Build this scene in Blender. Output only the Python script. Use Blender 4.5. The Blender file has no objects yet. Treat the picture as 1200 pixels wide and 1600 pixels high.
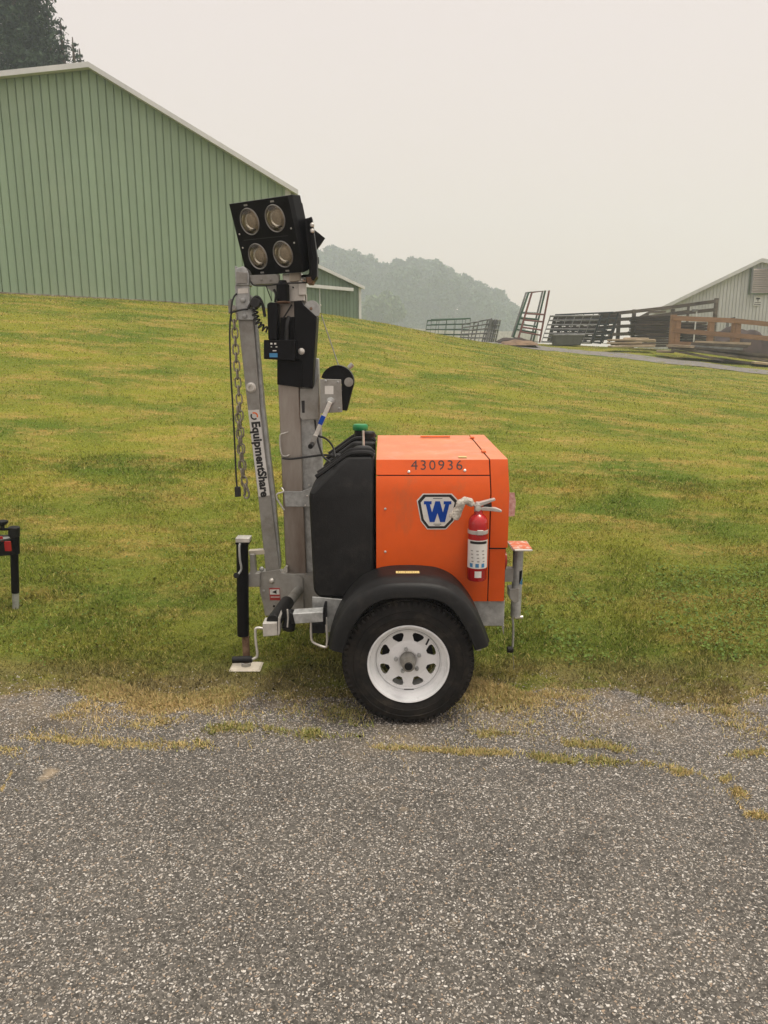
import bpy, bmesh, math, random
import numpy as np
from mathutils import Vector, Matrix, Euler
R = math.radians
random.seed(7); rng = np.random.default_rng(7)
S = bpy.context.scene
C = S.collection

# ------------------------------------------------------------------ camera, sky, sun, exposure
H = 1.69; PITCH = R(12.0); FPX = 1155.0
cam = bpy.data.cameras.new('camera'); camo = bpy.data.objects.new('camera', cam); C.objects.link(camo)
camo.location = (0, 0, H); camo.rotation_euler = (R(90) - PITCH, 0, 0)
cam.sensor_fit = 'VERTICAL'; cam.sensor_height = 24.0; cam.lens = 24.0 * FPX / 1600.0
cam.clip_start = 0.05; cam.clip_end = 3000
S.camera = camo
S.view_settings.view_transform = 'Standard'; S.view_settings.look = 'None'
S.view_settings.exposure = 0.28; S.view_settings.gamma = 1.0; S.view_settings.use_curve_mapping = False
SUN_EL, SUN_AZ = 75, 105           # azimuth measured from +Y towards +X
S.cycles.volume_bounces = 3; S.cycles.max_bounces = 10
w = bpy.data.worlds.new('World'); S.world = w; w.use_nodes = True
nt = w.node_tree; nt.nodes.clear()
wo = nt.nodes.new('ShaderNodeOutputWorld'); bg = nt.nodes.new('ShaderNodeBackground')
sky = nt.nodes.new('ShaderNodeTexSky'); sky.sky_type = 'NISHITA'; sky.sun_disc = False
sky.sun_elevation = R(SUN_EL); sky.sun_rotation = R(SUN_AZ); sky.dust_density = 8; sky.air_density = 1.5
geo = nt.nodes.new('ShaderNodeTexCoord'); sep = nt.nodes.new('ShaderNodeSeparateXYZ')
ramp = nt.nodes.new('ShaderNodeValToRGB'); ramp.color_ramp.interpolation = 'EASE'
e = ramp.color_ramp.elements                     # smoke layer: horizon to zenith, x10 for the 0.1 background
e[0].position = 0.0; e[0].color = (.735, .62, .535, 1)
e[1].position = 1.0; e[1].color = (1.12, 1.02, .96, 1)
k = e.new(.40); k.color = (.745, .65, .61, 1)
vm = nt.nodes.new('ShaderNodeVectorMath'); vm.operation = 'SCALE'; vm.inputs['Scale'].default_value = 10.0
mx = nt.nodes.new('ShaderNodeMix'); mx.data_type = 'RGBA'; mx.inputs[0].default_value = .93
nt.links.new(geo.outputs['Generated'], sep.inputs[0]); nt.links.new(sep.outputs['Z'], ramp.inputs[0])
nt.links.new(ramp.outputs[0], vm.inputs[0])
nt.links.new(sky.outputs[0], mx.inputs[6]); nt.links.new(vm.outputs[0], mx.inputs[7])
nt.links.new(mx.outputs[2], bg.inputs[0]); bg.inputs[1].default_value = 0.1
nt.links.new(bg.outputs[0], wo.inputs[0])
sl = bpy.data.lights.new('sun', 'SUN'); sl.energy = 2.5; sl.angle = R(18); sl.color = (1, .93, .82)
so = bpy.data.objects.new('sun', sl); C.objects.link(so)
sd = Vector((math.sin(R(SUN_AZ))*math.cos(R(SUN_EL)), math.cos(R(SUN_AZ))*math.cos(R(SUN_EL)), math.sin(R(SUN_EL))))
so.rotation_euler = sd.to_track_quat('Z', 'Y').to_euler(); so.location = (0, 0, 60)

# ------------------------------------------------------------------ measuring helpers (photo point -> world point on a plane)
cp, sp = math.cos(PITCH), math.sin(PITCH)
def W(px, py, Y):
    a = (800 - py) / FPX
    Z = Y * (a*cp - sp) / (cp + a*sp); d = Y*cp - Z*sp
    return ((px - 600) / FPX * d, Y, Z + H)
def G(px, py, z=0.0):
    a = (800 - py) / FPX
    Y = (z - H) * (cp + a*sp) / (a*cp - sp)
    p = W(px, py, Y); return (p[0], p[1], z)
def PW(px, py, o, e):                     # hit on the vertical plane through o (x,y) along e -> (s, z)
    a = (800 - py)/FPX; b = (px - 600)/FPX
    d = np.array([b, cp + a*sp, a*cp - sp])
    M = np.array([[e[0], -d[0]], [e[1], -d[1]]])
    s, t = np.linalg.solve(M, -np.array(o[:2]))
    return s, H + t*d[2]

# ------------------------------------------------------------------ materials
def newmat(name):
    m = bpy.data.materials.new(name); m.use_nodes = True
    n = m.node_tree; b = n.nodes['Principled BSDF']
    return m, n, b
def mat(name, col, rough=.5, metal=0., var=.15, scale=8., bump=.0, bscale=60., col2=None, spec=.5, stretch=(1,1,1), fac=None, coat=0):
    m, n, b = newmat(name)
    b.inputs['Roughness'].default_value = rough; b.inputs['Metallic'].default_value = metal
    b.inputs['Specular IOR Level'].default_value = spec
    if coat: b.inputs['Coat Weight'].default_value = coat; b.inputs['Coat Roughness'].default_value = .2
    tc = n.nodes.new('ShaderNodeTexCoord'); mp = n.nodes.new('ShaderNodeMapping'); mp.inputs['Scale'].default_value = stretch
    n.links.new(tc.outputs['Object'], mp.inputs[0])
    no = n.nodes.new('ShaderNodeTexNoise'); no.inputs['Scale'].default_value = scale; no.inputs['Detail'].default_value = 6; no.inputs['Roughness'].default_value = .65
    n.links.new(mp.outputs[0], no.inputs[0])
    rp = n.nodes.new('ShaderNodeValToRGB')
    c1 = [x*(1-var) for x in col]; c2 = [min(1, x*(1+var)) for x in col] if col2 is None else col2
    lo, hi = fac or (.35, .65)
    rp.color_ramp.elements[0].position = lo; rp.color_ramp.elements[1].position = hi
    rp.color_ramp.elements[0].color = (*c1, 1); rp.color_ramp.elements[1].color = (*c2, 1)
    n.links.new(no.outputs[0], rp.inputs[0]); n.links.new(rp.outputs[0], b.inputs['Base Color'])
    mr = n.nodes.new('ShaderNodeMapRange'); mr.inputs[3].default_value = max(.04, rough-.1); mr.inputs[4].default_value = min(1, rough+.15)
    n.links.new(no.outputs[0], mr.inputs[0]); n.links.new(mr.outputs[0], b.inputs['Roughness'])
    if bump:
        n2 = n.nodes.new('ShaderNodeTexNoise'); n2.inputs['Scale'].default_value = bscale; n2.inputs['Detail'].default_value = 4
        n.links.new(mp.outputs[0], n2.inputs[0])
        bp = n.nodes.new('ShaderNodeBump'); bp.inputs['Strength'].default_value = bump; bp.inputs['Distance'].default_value = .01
        n.links.new(n2.outputs[0], bp.inputs['Height']); n.links.new(bp.outputs[0], b.inputs['Normal'])
    return m
M = {}
M['orange'] = mat('orange_paint', (.60, .078, .001), .38, 0, .07, 5, .05, 25, spec=.35)
M['orange_roof_sheen'] = mat('orange_paint_painted_sheen', (.66, .17, .055), .42, 0, .06, 6, .05, 25, spec=.6, col2=(.70, .22, .09))  # canopy orange paled for the roof: bright sky sheen put into the colour
M['orange_dusty'] = mat('worn_orange_plate', (.60, .13, .03), .5, 0, .1, 30, .05, 60, col2=(.70, .62, .55), fac=(.50, .68))
M['blackplastic'] = mat('black_moulded_plastic', (.009, .009, .009), .45, 0, .2, 14, .12, 260, spec=.24)
M['blackmetal'] = mat('black_powder_coat', (.005, .005, .006), .4, 0, .3, 12, .06, 150, spec=.16)
M['darkgap'] = mat('dark_interior', (.012, .010, .009), .8)
M['rubber'] = mat('tyre_rubber', (.011, .0105, .010), .75, 0, .35, 10, .15, 200, col2=(.024, .021, .018), spec=.25)
M['rimwhite'] = mat('white_wheel_enamel', (.82, .84, .84), .28, 0, .06, 14, .03, 40, col2=(.85, .86, .86), coat=.3)
M['galv'] = mat('galvanised_steel', (.40, .41, .40), .42, .4, .25, 26, .08, 90)
M['galvdirty'] = mat('weathered_galvanised', (.285, .27, .235), .5, .35, .2, 7, .1, 80, col2=(.38, .375, .35))
M['galvbrown'] = mat('brown_mast_steel', (.24, .17, .13), .32, .6, .25, 3, .05, 60, col2=(.44, .41, .37), stretch=(1, 1, .25))  # mast steel mottled from brown to pale grey, drawn out along its height
M['bright'] = mat('bright_zinc', (.62, .60, .55), .35, .5, .15, 20, .04, 80)
M['chain'] = mat('zinc_chain', (.30, .27, .22), .4, .7, .3, 40)
M['rust'] = mat('rusty_steel', (.15, .075, .04), .7, .3, .35, 25, .2, 90, col2=(.26, .17, .11))
M['cable'] = mat('black_cable', (.012, .012, .012), .5)
M['red'] = mat('red_enamel', (.42, .008, .010), .22, 0, .12, 8, 0, coat=.4)
M['reddecal'] = mat('red_print', (.36, .03, .025), .5)
M['white'] = mat('white_vinyl', (.68, .67, .63), .45, 0, .07, 25)
M['black'] = mat('black_print', (.012, .012, .012), .45)
M['blue'] = mat('blue_print', (.004, .055, .34), .5, 0, .08, 10, spec=.2)
M['lightblue'] = mat('light_blue_print', (.05, .22, .42), .5)
M['green'] = mat('green_cap_plastic', (.01, .20, .06), .4)
M['cream'] = mat('cream_plate', (.55, .50, .40), .5, 0, .15, 12, .05)
M['yellow'] = mat('yellow_vinyl', (.62, .50, .20), .5, 0, .1, 60)
M['tape'] = mat('grimy_tape', (.42, .37, .30), .8, 0, .2, 60, .5, 120, col2=(.56, .53, .47))
M['handlewhite'] = mat('dull_metal_lever', (.48, .45, .42), .45, .3, .12, 40)
M['reflector'] = mat('lamp_reflector', (.75, .71, .63), .16, .95, .08, 10)
M['chip'] = mat('lamp_chip', (.66, .56, .42), .3, .1, .3, 200)
M['orangeglow'] = mat('orange_decal', (.75, .16, .03), .5)
M['redlens'] = mat('red_lens', (.35, .01, .01), .2, 0, .1, 5)
M['pink'] = mat('faded_reflective_tape', (.62, .30, .26), .5, 0, .2, 60, .1, 60, col2=(.72, .56, .52))
def glassmat():
    m, n, b = newmat('clear_glass'); n.nodes.remove(b)
    out = n.nodes['Material Output']; g = n.nodes.new('ShaderNodeBsdfGlossy'); g.inputs['Roughness'].default_value = .03
    t = n.nodes.new('ShaderNodeBsdfTransparent'); t.inputs[0].default_value = (.93, .93, .90, 1)
    f = n.nodes.new('ShaderNodeFresnel'); f.inputs[0].default_value = 1.5; x = n.nodes.new('ShaderNodeMixShader')
    n.links.new(f.outputs[0], x.inputs[0]); n.links.new(t.outputs[0], x.inputs[1]); n.links.new(g.outputs[0], x.inputs[2]); n.links.new(x.outputs[0], out.inputs[0])
    return m
M['glass'] = glassmat()
M['barngreen'] = mat('faded_green_siding', (.275, .380, .255), .62, 0, .10, .35, .04, 6, stretch=(1, 1, .5), col2=(.30, .400, .275))
M['barngreenold'] = mat('chalky_green_siding', (.150, .178, .100), .65, 0, .12, .5, .04, 6, col2=(.180, .198, .120))
M['shedgreen'] = mat('dark_green_siding', (.135, .195, .135), .6, 0, .12, .6)
M['seam'] = mat('siding_backing', (.13, .175, .105), .8)
M['trim'] = mat('white_roof_trim', (.60, .61, .60), .45, .1, .08, 2)
M['roof'] = mat('galvanised_roof', (.42, .43, .43), .5, .2, .1, 1)
M['basetrim'] = mat('weathered_base_board', (.22, .17, .12), .8, 0, .3, 3, col2=(.40, .36, .30))
M['barnwhite'] = mat('white_siding', (.56, .575, .57), .6, 0, .06, .5)
M['seamw'] = mat('white_siding_backing', (.40, .41, .40), .8)
M['vent'] = mat('vent_slat_paint', (.34, .30, .27), .6, 0, .1, 2)
M['newwood'] = mat('brown_stained_lumber', (.26, .155, .085), .75, 0, .2, 3, .3, 30, stretch=(1, 1, 4))
M['oldwood'] = mat('weathered_grey_timber', (.085, .070, .055), .85, 0, .35, 2.5, .3, 30, stretch=(1, 1, 6), col2=(.17, .145, .115))
M['darkwood'] = mat('dark_wet_boards', (.028, .021, .017), .85, 0, .35, 3, .3, 30, stretch=(1, 1, 6), col2=(.070, .053, .042))
M['palewood'] = mat('sawn_pale_lumber', (.38, .28, .18), .8, 0, .25, 4, .2, 30, stretch=(.4, 1, 4), col2=(.52, .43, .31))
M['gategreen'] = mat('green_gate_paint', (.035, .095, .055), .5, .2, .3, 6)
M['gategrey'] = mat('galvanised_gate_tube', (.20, .205, .20), .5, .3, .35, 5)
M['gatered'] = mat('red_gate_paint', (.17, .060, .050), .6, .1, .3, 6)
M['gatedark'] = mat('dark_blue_grey_gate_paint', (.018, .024, .028), .6, .1, .3, 6)
M['bin'] = mat('grey_plastic_bin', (.10, .105, .10), .6)
M['soil'] = mat('brown_soil', (.15, .09, .05), .95, 0, .3, 3, .5, 8, col2=(.23, .15, .09))
M['sheetwhite'] = mat('white_sheet', (.62, .63, .62), .6)
M['bark'] = mat('bark', (.10, .075, .055), .9, 0, .3, 6, .4, 12)
M['tarp'] = mat('dark_brown_heap', (.035, .022, .018), .9, 0, .4, 2, .5, 6)

def tone(m, lo, hi):
    n = m.node_tree; b = n.nodes['Principled BSDF']; l = b.inputs['Base Color'].links[0]; src = l.from_socket
    oi = n.nodes.new('ShaderNodeObjectInfo'); r_ = n.nodes.new('ShaderNodeMapRange'); r_.inputs[3].default_value = lo; r_.inputs[4].default_value = hi
    n.links.new(oi.outputs['Random'], r_.inputs[0]); h = n.nodes.new('ShaderNodeHueSaturation'); n.links.new(r_.outputs[0], h.inputs['Value'])
    n.links.new(src, h.inputs['Color']); n.links.new(h.outputs[0], b.inputs['Base Color'])
for k_, a_, c_ in (('barngreen', .95, 1.05), ('shedgreen', .93, 1.07), ('barnwhite', .95, 1.04), ('oldwood', .7, 1.35), ('darkwood', .6, 1.5), ('palewood', .75, 1.2), ('newwood', .88, 1.12)): tone(M[k_], a_, c_)
def grime(m, col, scale, lo, hi, amt, stretch=(1, 1, 1), rough=None):
    n = m.node_tree; b = n.nodes['Principled BSDF']; l = b.inputs['Base Color'].links[0]; src = l.from_socket
    tc = n.nodes.new('ShaderNodeTexCoord'); mp = n.nodes.new('ShaderNodeMapping'); mp.inputs['Scale'].default_value = stretch; mp.inputs['Location'].default_value = (scale, 3.1, 1.7)
    t = n.nodes.new('ShaderNodeTexNoise'); t.inputs['Scale'].default_value = scale; t.inputs['Detail'].default_value = 8; t.inputs['Roughness'].default_value = .72
    n.links.new(tc.outputs['Object'], mp.inputs[0]); n.links.new(mp.outputs[0], t.inputs[0])
    r_ = n.nodes.new('ShaderNodeMapRange'); r_.inputs[1].default_value = lo; r_.inputs[2].default_value = hi; r_.inputs[4].default_value = amt; n.links.new(t.outputs[0], r_.inputs[0])
    x = n.nodes.new('ShaderNodeMix'); x.data_type = 'RGBA'; n.links.new(r_.outputs[0], x.inputs[0]); n.links.new(src, x.inputs[6]); x.inputs[7].default_value = (*col, 1)
    n.links.new(x.outputs[2], b.inputs['Base Color'])
grime(M['orange'], (.30, .10, .035), 9, .56, .74, .55, (1, 1, .35)); grime(M['orange'], (.16, .06, .03), 45, .70, .76, .7)
grime(M['orange_roof_sheen'], (.50, .36, .26), 7, .50, .75, .5)
grime(M['blackplastic'], (.055, .050, .043), 11, .54, .78, .35); grime(M['blackplastic'], (.09, .085, .075), 60, .70, .78, .4, (1, 1, .2))
grime(M['rubber'], (.085, .070, .052), 9, .50, .74, .55); grime(M['rimwhite'], (.42, .38, .32), 14, .62, .80, .4); grime(M['rimwhite'], (.30, .17, .09), 70, .70, .76, .6)
grime(M['galv'], (.17, .145, .115), 12, .55, .75, .45, (1, 1, .5)); grime(M['galvdirty'], (.20, .11, .06), 16, .60, .76, .5, (1, 1, .5)); grime(M['galvbrown'], (.14, .09, .06), 9, .56, .76, .5, (1, 1, .3))
grime(M['barngreen'], (.19, .25, .165), 1.1, .50, .72, .5, (2.6, 2.6, .16)); grime(M['barngreen'], (.36, .42, .30), .5, .52, .72, .35, (1, 1, .5))
grime(M['barnwhite'], (.34, .33, .30), 1.1, .52, .75, .4, (2, 2, .2))
grime(M['white'], (.40, .36, .30), 40, .58, .75, .4); grime(M['red'], (.20, .02, .015), 30, .6, .75, .5)
def leafmat(name, c1, c2, sc=.8):
    m, n, b = newmat(name); b.inputs['Roughness'].default_value = .7; b.inputs['Specular IOR Level'].default_value = .2
    at = n.nodes.new('ShaderNodeAttribute'); at.attribute_name = 'rnd'
    rp = n.nodes.new('ShaderNodeValToRGB'); rp.color_ramp.elements[0].color = (*c1, 1); rp.color_ramp.elements[1].color = (*c2, 1)
    n.links.new(at.outputs['Fac'], rp.inputs[0]); n.links.new(rp.outputs[0], b.inputs['Base Color'])
    return m
M['spruce'] = leafmat('spruce_needles', (.014, .030, .016), (.050, .085, .042))
M['wood'] = leafmat('woodland_leaves', (.018, .036, .018), (.115, .175, .095))
M['palewoodleaf'] = leafmat('pale_tree_leaves', (.07, .11, .035), (.15, .20, .075))

# grass colour shared by the lawn sheet and its blades: straw bands, green patches, dark clover
def grass_color(n, blade):
    L = n.links.new
    g = n.nodes.new('ShaderNodeNewGeometry')
    def noise(scale, st, det=4, ro=.6, off=0):
        mp = n.nodes.new('ShaderNodeMapping'); mp.inputs['Scale'].default_value = st; mp.inputs['Location'].default_value = (off, off*.7, 0)
        L(g.outputs['Position'], mp.inputs[0])
        t = n.nodes.new('ShaderNodeTexNoise'); t.inputs['Scale'].default_value = scale; t.inputs['Detail'].default_value = det; t.inputs['Roughness'].default_value = ro
        L(mp.outputs[0], t.inputs[0]); return t.outputs[0]
    def rampn(sock, lo, hi, a=0., b_=1.):
        r = n.nodes.new('ShaderNodeMapRange'); r.inputs[1].default_value = lo; r.inputs[2].default_value = hi
        r.inputs[3].default_value = a; r.inputs[4].default_value = b_; L(sock, r.inputs[0]); return r.outputs[0]
    def mix(f, a, b_):
        x = n.nodes.new('ShaderNodeMix'); x.data_type = 'RGBA'
        if isinstance(f, float): x.inputs[0].default_value = f
        else: L(f, x.inputs[0])
        for i, v in ((6, a), (7, b_)):
            if isinstance(v, tuple): x.inputs[i].default_value = (*v, 1)
            else: L(v, x.inputs[i])
        return x.outputs[2]
    def math_(op, a, b_):
        x = n.nodes.new('ShaderNodeMath'); x.operation = op; x.use_clamp = True
        for i, v in ((0, a), (1, b_)):
            if isinstance(v, float): x.inputs[i].default_value = v
            else: L(v, x.inputs[i])
        return x.outputs[0]
    big = noise(.55, (1, 1.7, 0), 3, .55)                 # patches of metres
    band = noise(1.5, (.62, 1.6, 0), 6, .7, 13)           # mowing bands, long in X
    fine = noise(9, (1, 1.3, 0), 5, .7, 5)
    col = mix(rampn(big, .36, .62), (.140, .205, .024), (.300, .305, .040))
    straw = math_('MULTIPLY', rampn(band, .47, .62), rampn(fine, .30, .62))
    col = mix(math_('MULTIPLY', straw, .95), col, (.52, .36, .11))
    dark = rampn(noise(1.3, (1, 1.6, 0), 4, .65, 31), .58, .70)
    col = mix(math_('MULTIPLY', dark, .4), col, (.090, .135, .018))
    sy = n.nodes.new('ShaderNodeSeparateXYZ'); L(g.outputs['Position'], sy.inputs[0])
    near = rampn(sy.outputs['Y'], 4.2, 7.5, 1., 0.)       # lusher unmown strip by the pavement
    col = mix(math_('MULTIPLY', near, .6), col, mix(rampn(fine, .35, .65), (.085, .125, .018), (.205, .225, .040)))
    edge = rampn(sy.outputs['Y'], 3.60, 4.0, 1., 0.)
    en = math_('MULTIPLY', edge, rampn(noise(2.6, (1, 1.4, 0), 5, .7, 3), .34, .50))
    col = mix(math_('MULTIPLY', en, .8), col, (.235, .185, .09))
    if blade:
        at = n.nodes.new('ShaderNodeAttribute'); at.attribute_name = 'rnd'
        dr = rampn(at.outputs['Fac'], .84, 1.0)
        col = mix(math_('MULTIPLY', dr, .8), col, (.48, .38, .17))
        v = rampn(at.outputs['Fac'], 0., .84, .50, 1.70)
        hs = n.nodes.new('ShaderNodeHueSaturation'); L(v, hs.inputs['Value']); L(col, hs.inputs['Color']); col = hs.outputs[0]
    else:
        v = rampn(noise(60, (1, 1.2, 0), 5, .75, 9), .3, .7, .34, .98)
        hs = n.nodes.new('ShaderNodeHueSaturation'); L(v, hs.inputs['Value']); L(col, hs.inputs['Color']); col = hs.outputs[0]
    return col
def lawnmat():
    m, n, b = newmat('lawn_ground'); b.inputs['Roughness'].default_value = .9; b.inputs['Specular IOR Level'].default_value = .1
    n.links.new(grass_color(n, False), b.inputs['Base Color'])
    g = n.nodes.new('ShaderNodeNewGeometry'); t = n.nodes.new('ShaderNodeTexNoise'); t.inputs['Scale'].default_value = 24; t.inputs['Detail'].default_value = 5
    bp = n.nodes.new('ShaderNodeBump'); bp.inputs['Strength'].default_value = .8; bp.inputs['Distance'].default_value = .05
    n.links.new(g.outputs['Position'], t.inputs[0]); n.links.new(t.outputs[0], bp.inputs['Height']); n.links.new(bp.outputs[0], b.inputs['Normal'])
    return m
def blademat():
    m, n, b = newmat('grass_blades'); b.inputs['Roughness'].default_value = .6; b.inputs['Specular IOR Level'].default_value = .25
    c = grass_color(n, True); n.links.new(c, b.inputs['Base Color'])
    tr = n.nodes.new('ShaderNodeBsdfTranslucent'); n.links.new(c, tr.inputs[0])
    x = n.nodes.new('ShaderNodeMixShader'); x.inputs[0].default_value = .38
    n.links.new(b.outputs[0], x.inputs[1]); n.links.new(tr.outputs[0], x.inputs[2]); n.links.new(x.outputs[0], n.nodes['Material Output'].inputs[0])
    return m
M['lawn'] = lawnmat(); M['blade'] = blademat()
M['tuft'] = leafmat('dry_edge_grass', (.66, .50, .24), (.26, .31, .07))
M['clover'] = leafmat('clover_leaves', (.060, .110, .016), (.13, .19, .03))

def asphalt():
    m, n, b = newmat('exposed_aggregate_asphalt'); L = n.links.new
    b.inputs['Roughness'].default_value = .85; b.inputs['Specular IOR Level'].default_value = .25
    g = n.nodes.new('ShaderNodeNewGeometry'); P = g.outputs['Position']
    wn = n.nodes.new('ShaderNodeTexNoise'); wn.inputs['Scale'].default_value = 70; L(P, wn.inputs[0])
    va = n.nodes.new('ShaderNodeVectorMath'); va.operation = 'MULTIPLY_ADD'; va.inputs[1].default_value = (.020, .016, 0); L(wn.outputs['Color'], va.inputs[0]); L(P, va.inputs[2])
    def vor(scale, feat='F1'):
        v = n.nodes.new('ShaderNodeTexVoronoi'); v.feature = feat; v.inputs['Scale'].default_value = scale; L(va.outputs[0], v.inputs['Vector']); return v
    def mr(s, lo, hi, a=0., c=1.):
        r = n.nodes.new('ShaderNodeMapRange'); r.inputs[1].default_value = lo; r.inputs[2].default_value = hi; r.inputs[3].default_value = a; r.inputs[4].default_value = c; L(s, r.inputs[0]); return r.outputs[0]
    def mix(f, a, c):
        x = n.nodes.new('ShaderNodeMix'); x.data_type = 'RGBA'
        if isinstance(f, float): x.inputs[0].default_value = f
        else: L(f, x.inputs[0])
        for i, q in ((6, a), (7, c)):
            if isinstance(q, tuple): x.inputs[i].default_value = (*q, 1)
            else: L(q, x.inputs[i])
        return x.outputs[2]
    def mul(a, c):
        x = n.nodes.new('ShaderNodeMath'); x.operation = 'MULTIPLY'; x.use_clamp = True
        for i, q in ((0, a), (1, c)):
            if isinstance(q, float): x.inputs[i].default_value = q
            else: L(q, x.inputs[i])
        return x.outputs[0]
    v1 = vor(118); v2 = vor(210)
    big = n.nodes.new('ShaderNodeTexNoise'); big.inputs['Scale'].default_value = 1.7; big.inputs['Detail'].default_value = 5; L(P, big.inputs[0])
    base = mix(mr(big.outputs[0], .35, .65), (.038, .035, .029), (.082, .075, .062))
    v3 = vor(150); s3 = n.nodes.new('ShaderNodeSeparateColor'); L(v3.outputs['Color'], s3.inputs[0])
    r3 = n.nodes.new('ShaderNodeValToRGB'); r3.color_ramp.elements[0].color = (.036, .034, .030, 1); r3.color_ramp.elements[1].color = (.165, .152, .135, 1); L(s3.outputs[0], r3.inputs[0])
    base = mix(.62, base, r3.outputs[0])
    sepc = n.nodes.new('ShaderNodeSeparateColor'); L(v1.outputs['Color'], sepc.inputs[0])
    rp = n.nodes.new('ShaderNodeValToRGB'); rp.color_ramp.interpolation = 'CONSTANT'
    els = rp.color_ramp.elements
    els[0].position = 0; els[0].color = (.40, .365, .32, 1); els[1].position = .22; els[1].color = (.30, .265, .22, 1)
    for pos, c in ((.45, (.56, .53, .48, 1)), (.62, (.33, .25, .18, 1)), (.74, (.38, .36, .33, 1)), (.88, (.23, .19, .15, 1))):
        k = els.new(pos); k.color = c
    L(sepc.outputs[1], rp.inputs[0])
    dens = n.nodes.new('ShaderNodeMapRange'); dens.inputs[1].default_value = .3; dens.inputs[2].default_value = .7; dens.inputs[3].default_value = .40; dens.inputs[4].default_value = .78
    L(big.outputs[0], dens.inputs[0])
    gt = n.nodes.new('ShaderNodeMath'); gt.operation = 'LESS_THAN'; L(sepc.outputs[0], gt.inputs[0]); L(dens.outputs[0], gt.inputs[1])
    st = mul(mr(v1.outputs['Distance'], .44, .36), gt.outputs[0])
    col = mix(st, base, rp.outputs[0])
    sep2 = n.nodes.new('ShaderNodeSeparateColor'); L(v2.outputs['Color'], sep2.inputs[0])
    g2 = n.nodes.new('ShaderNodeMath'); g2.operation = 'GREATER_THAN'; g2.inputs[1].default_value = .66; L(sep2.outputs[0], g2.inputs[0])
    st2 = mul(mr(v2.outputs['Distance'], .42, .3), g2.outputs[0])
    col = mix(mul(st2, .8), col, (.40, .37, .32))
    # sandy blotches
    sb = n.nodes.new('ShaderNodeTexNoise'); sb.inputs['Scale'].default_value = 3.1; sb.inputs['Detail'].default_value = 3; L(P, sb.inputs[0])
    col = mix(mul(mr(sb.outputs[0], .69, .75), .55), col, (.40, .31, .20))
    # dirt and thatch near the grass edge
    sy = n.nodes.new('ShaderNodeSeparateXYZ'); L(P, sy.inputs[0])
    dn = n.nodes.new('ShaderNodeTexNoise'); dn.inputs['Scale'].default_value = 4.5; dn.inputs['Detail'].default_value = 6; dn.inputs['Roughness'].default_value = .7; L(P, dn.inputs[0])
    col = mix(mul(mul(mr(sy.outputs['Y'], 2.95, 3.45), mr(dn.outputs[0], .46, .62)), .62), col, (.22, .165, .095))
    for cs, cn, lo_, hi_, am in ((.9, (.42, .33, .22), .60, .72, .28), (1.4, (.030, .027, .023), .60, .70, .5), (6.0, (.20, .155, .10), .66, .74, .35)):
        cn_ = n.nodes.new('ShaderNodeTexNoise'); cn_.inputs['Scale'].default_value = cs; cn_.inputs['Detail'].default_value = 7; cn_.inputs['Roughness'].default_value = .68
        of = n.nodes.new('ShaderNodeVectorMath'); of.inputs[1].default_value = (cs*7, cs*3, 0); L(P, of.inputs[0]); L(of.outputs[0], cn_.inputs[0])
        col = mix(mul(mr(cn_.outputs[0], lo_, hi_), am), col, cn)
    L(col, b.inputs['Base Color'])
    hs = n.nodes.new('ShaderNodeMath'); hs.operation = 'MULTIPLY_ADD'; hs.inputs[1].default_value = .7; L(st, hs.inputs[0]); L(mul(st2, .4), hs.inputs[2])
    fn = n.nodes.new('ShaderNodeTexNoise'); fn.inputs['Scale'].default_value = 220; fn.inputs['Detail'].default_value = 2; L(P, fn.inputs[0])
    ad = n.nodes.new('ShaderNodeMath'); L(hs.outputs[0], ad.inputs[0]); L(mul(fn.outputs[0], .5), ad.inputs[1])
    bp = n.nodes.new('ShaderNodeBump'); bp.inputs['Strength'].default_value = .75; bp.inputs['Distance'].default_value = .0035
    L(ad.outputs[0], bp.inputs['Height']); L(bp.outputs[0], b.inputs['Normal'])
    return m
M['asphalt'] = asphalt()
M['path'] = mat('pale_gravel_path', (.15, .14, .13), .9, 0, .15, 5, .3, 40, col2=(.21, .195, .175))
M['stone'] = leafmat('loose_aggregate', (.16, .13, .10), (.62, .57, .50))

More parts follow.
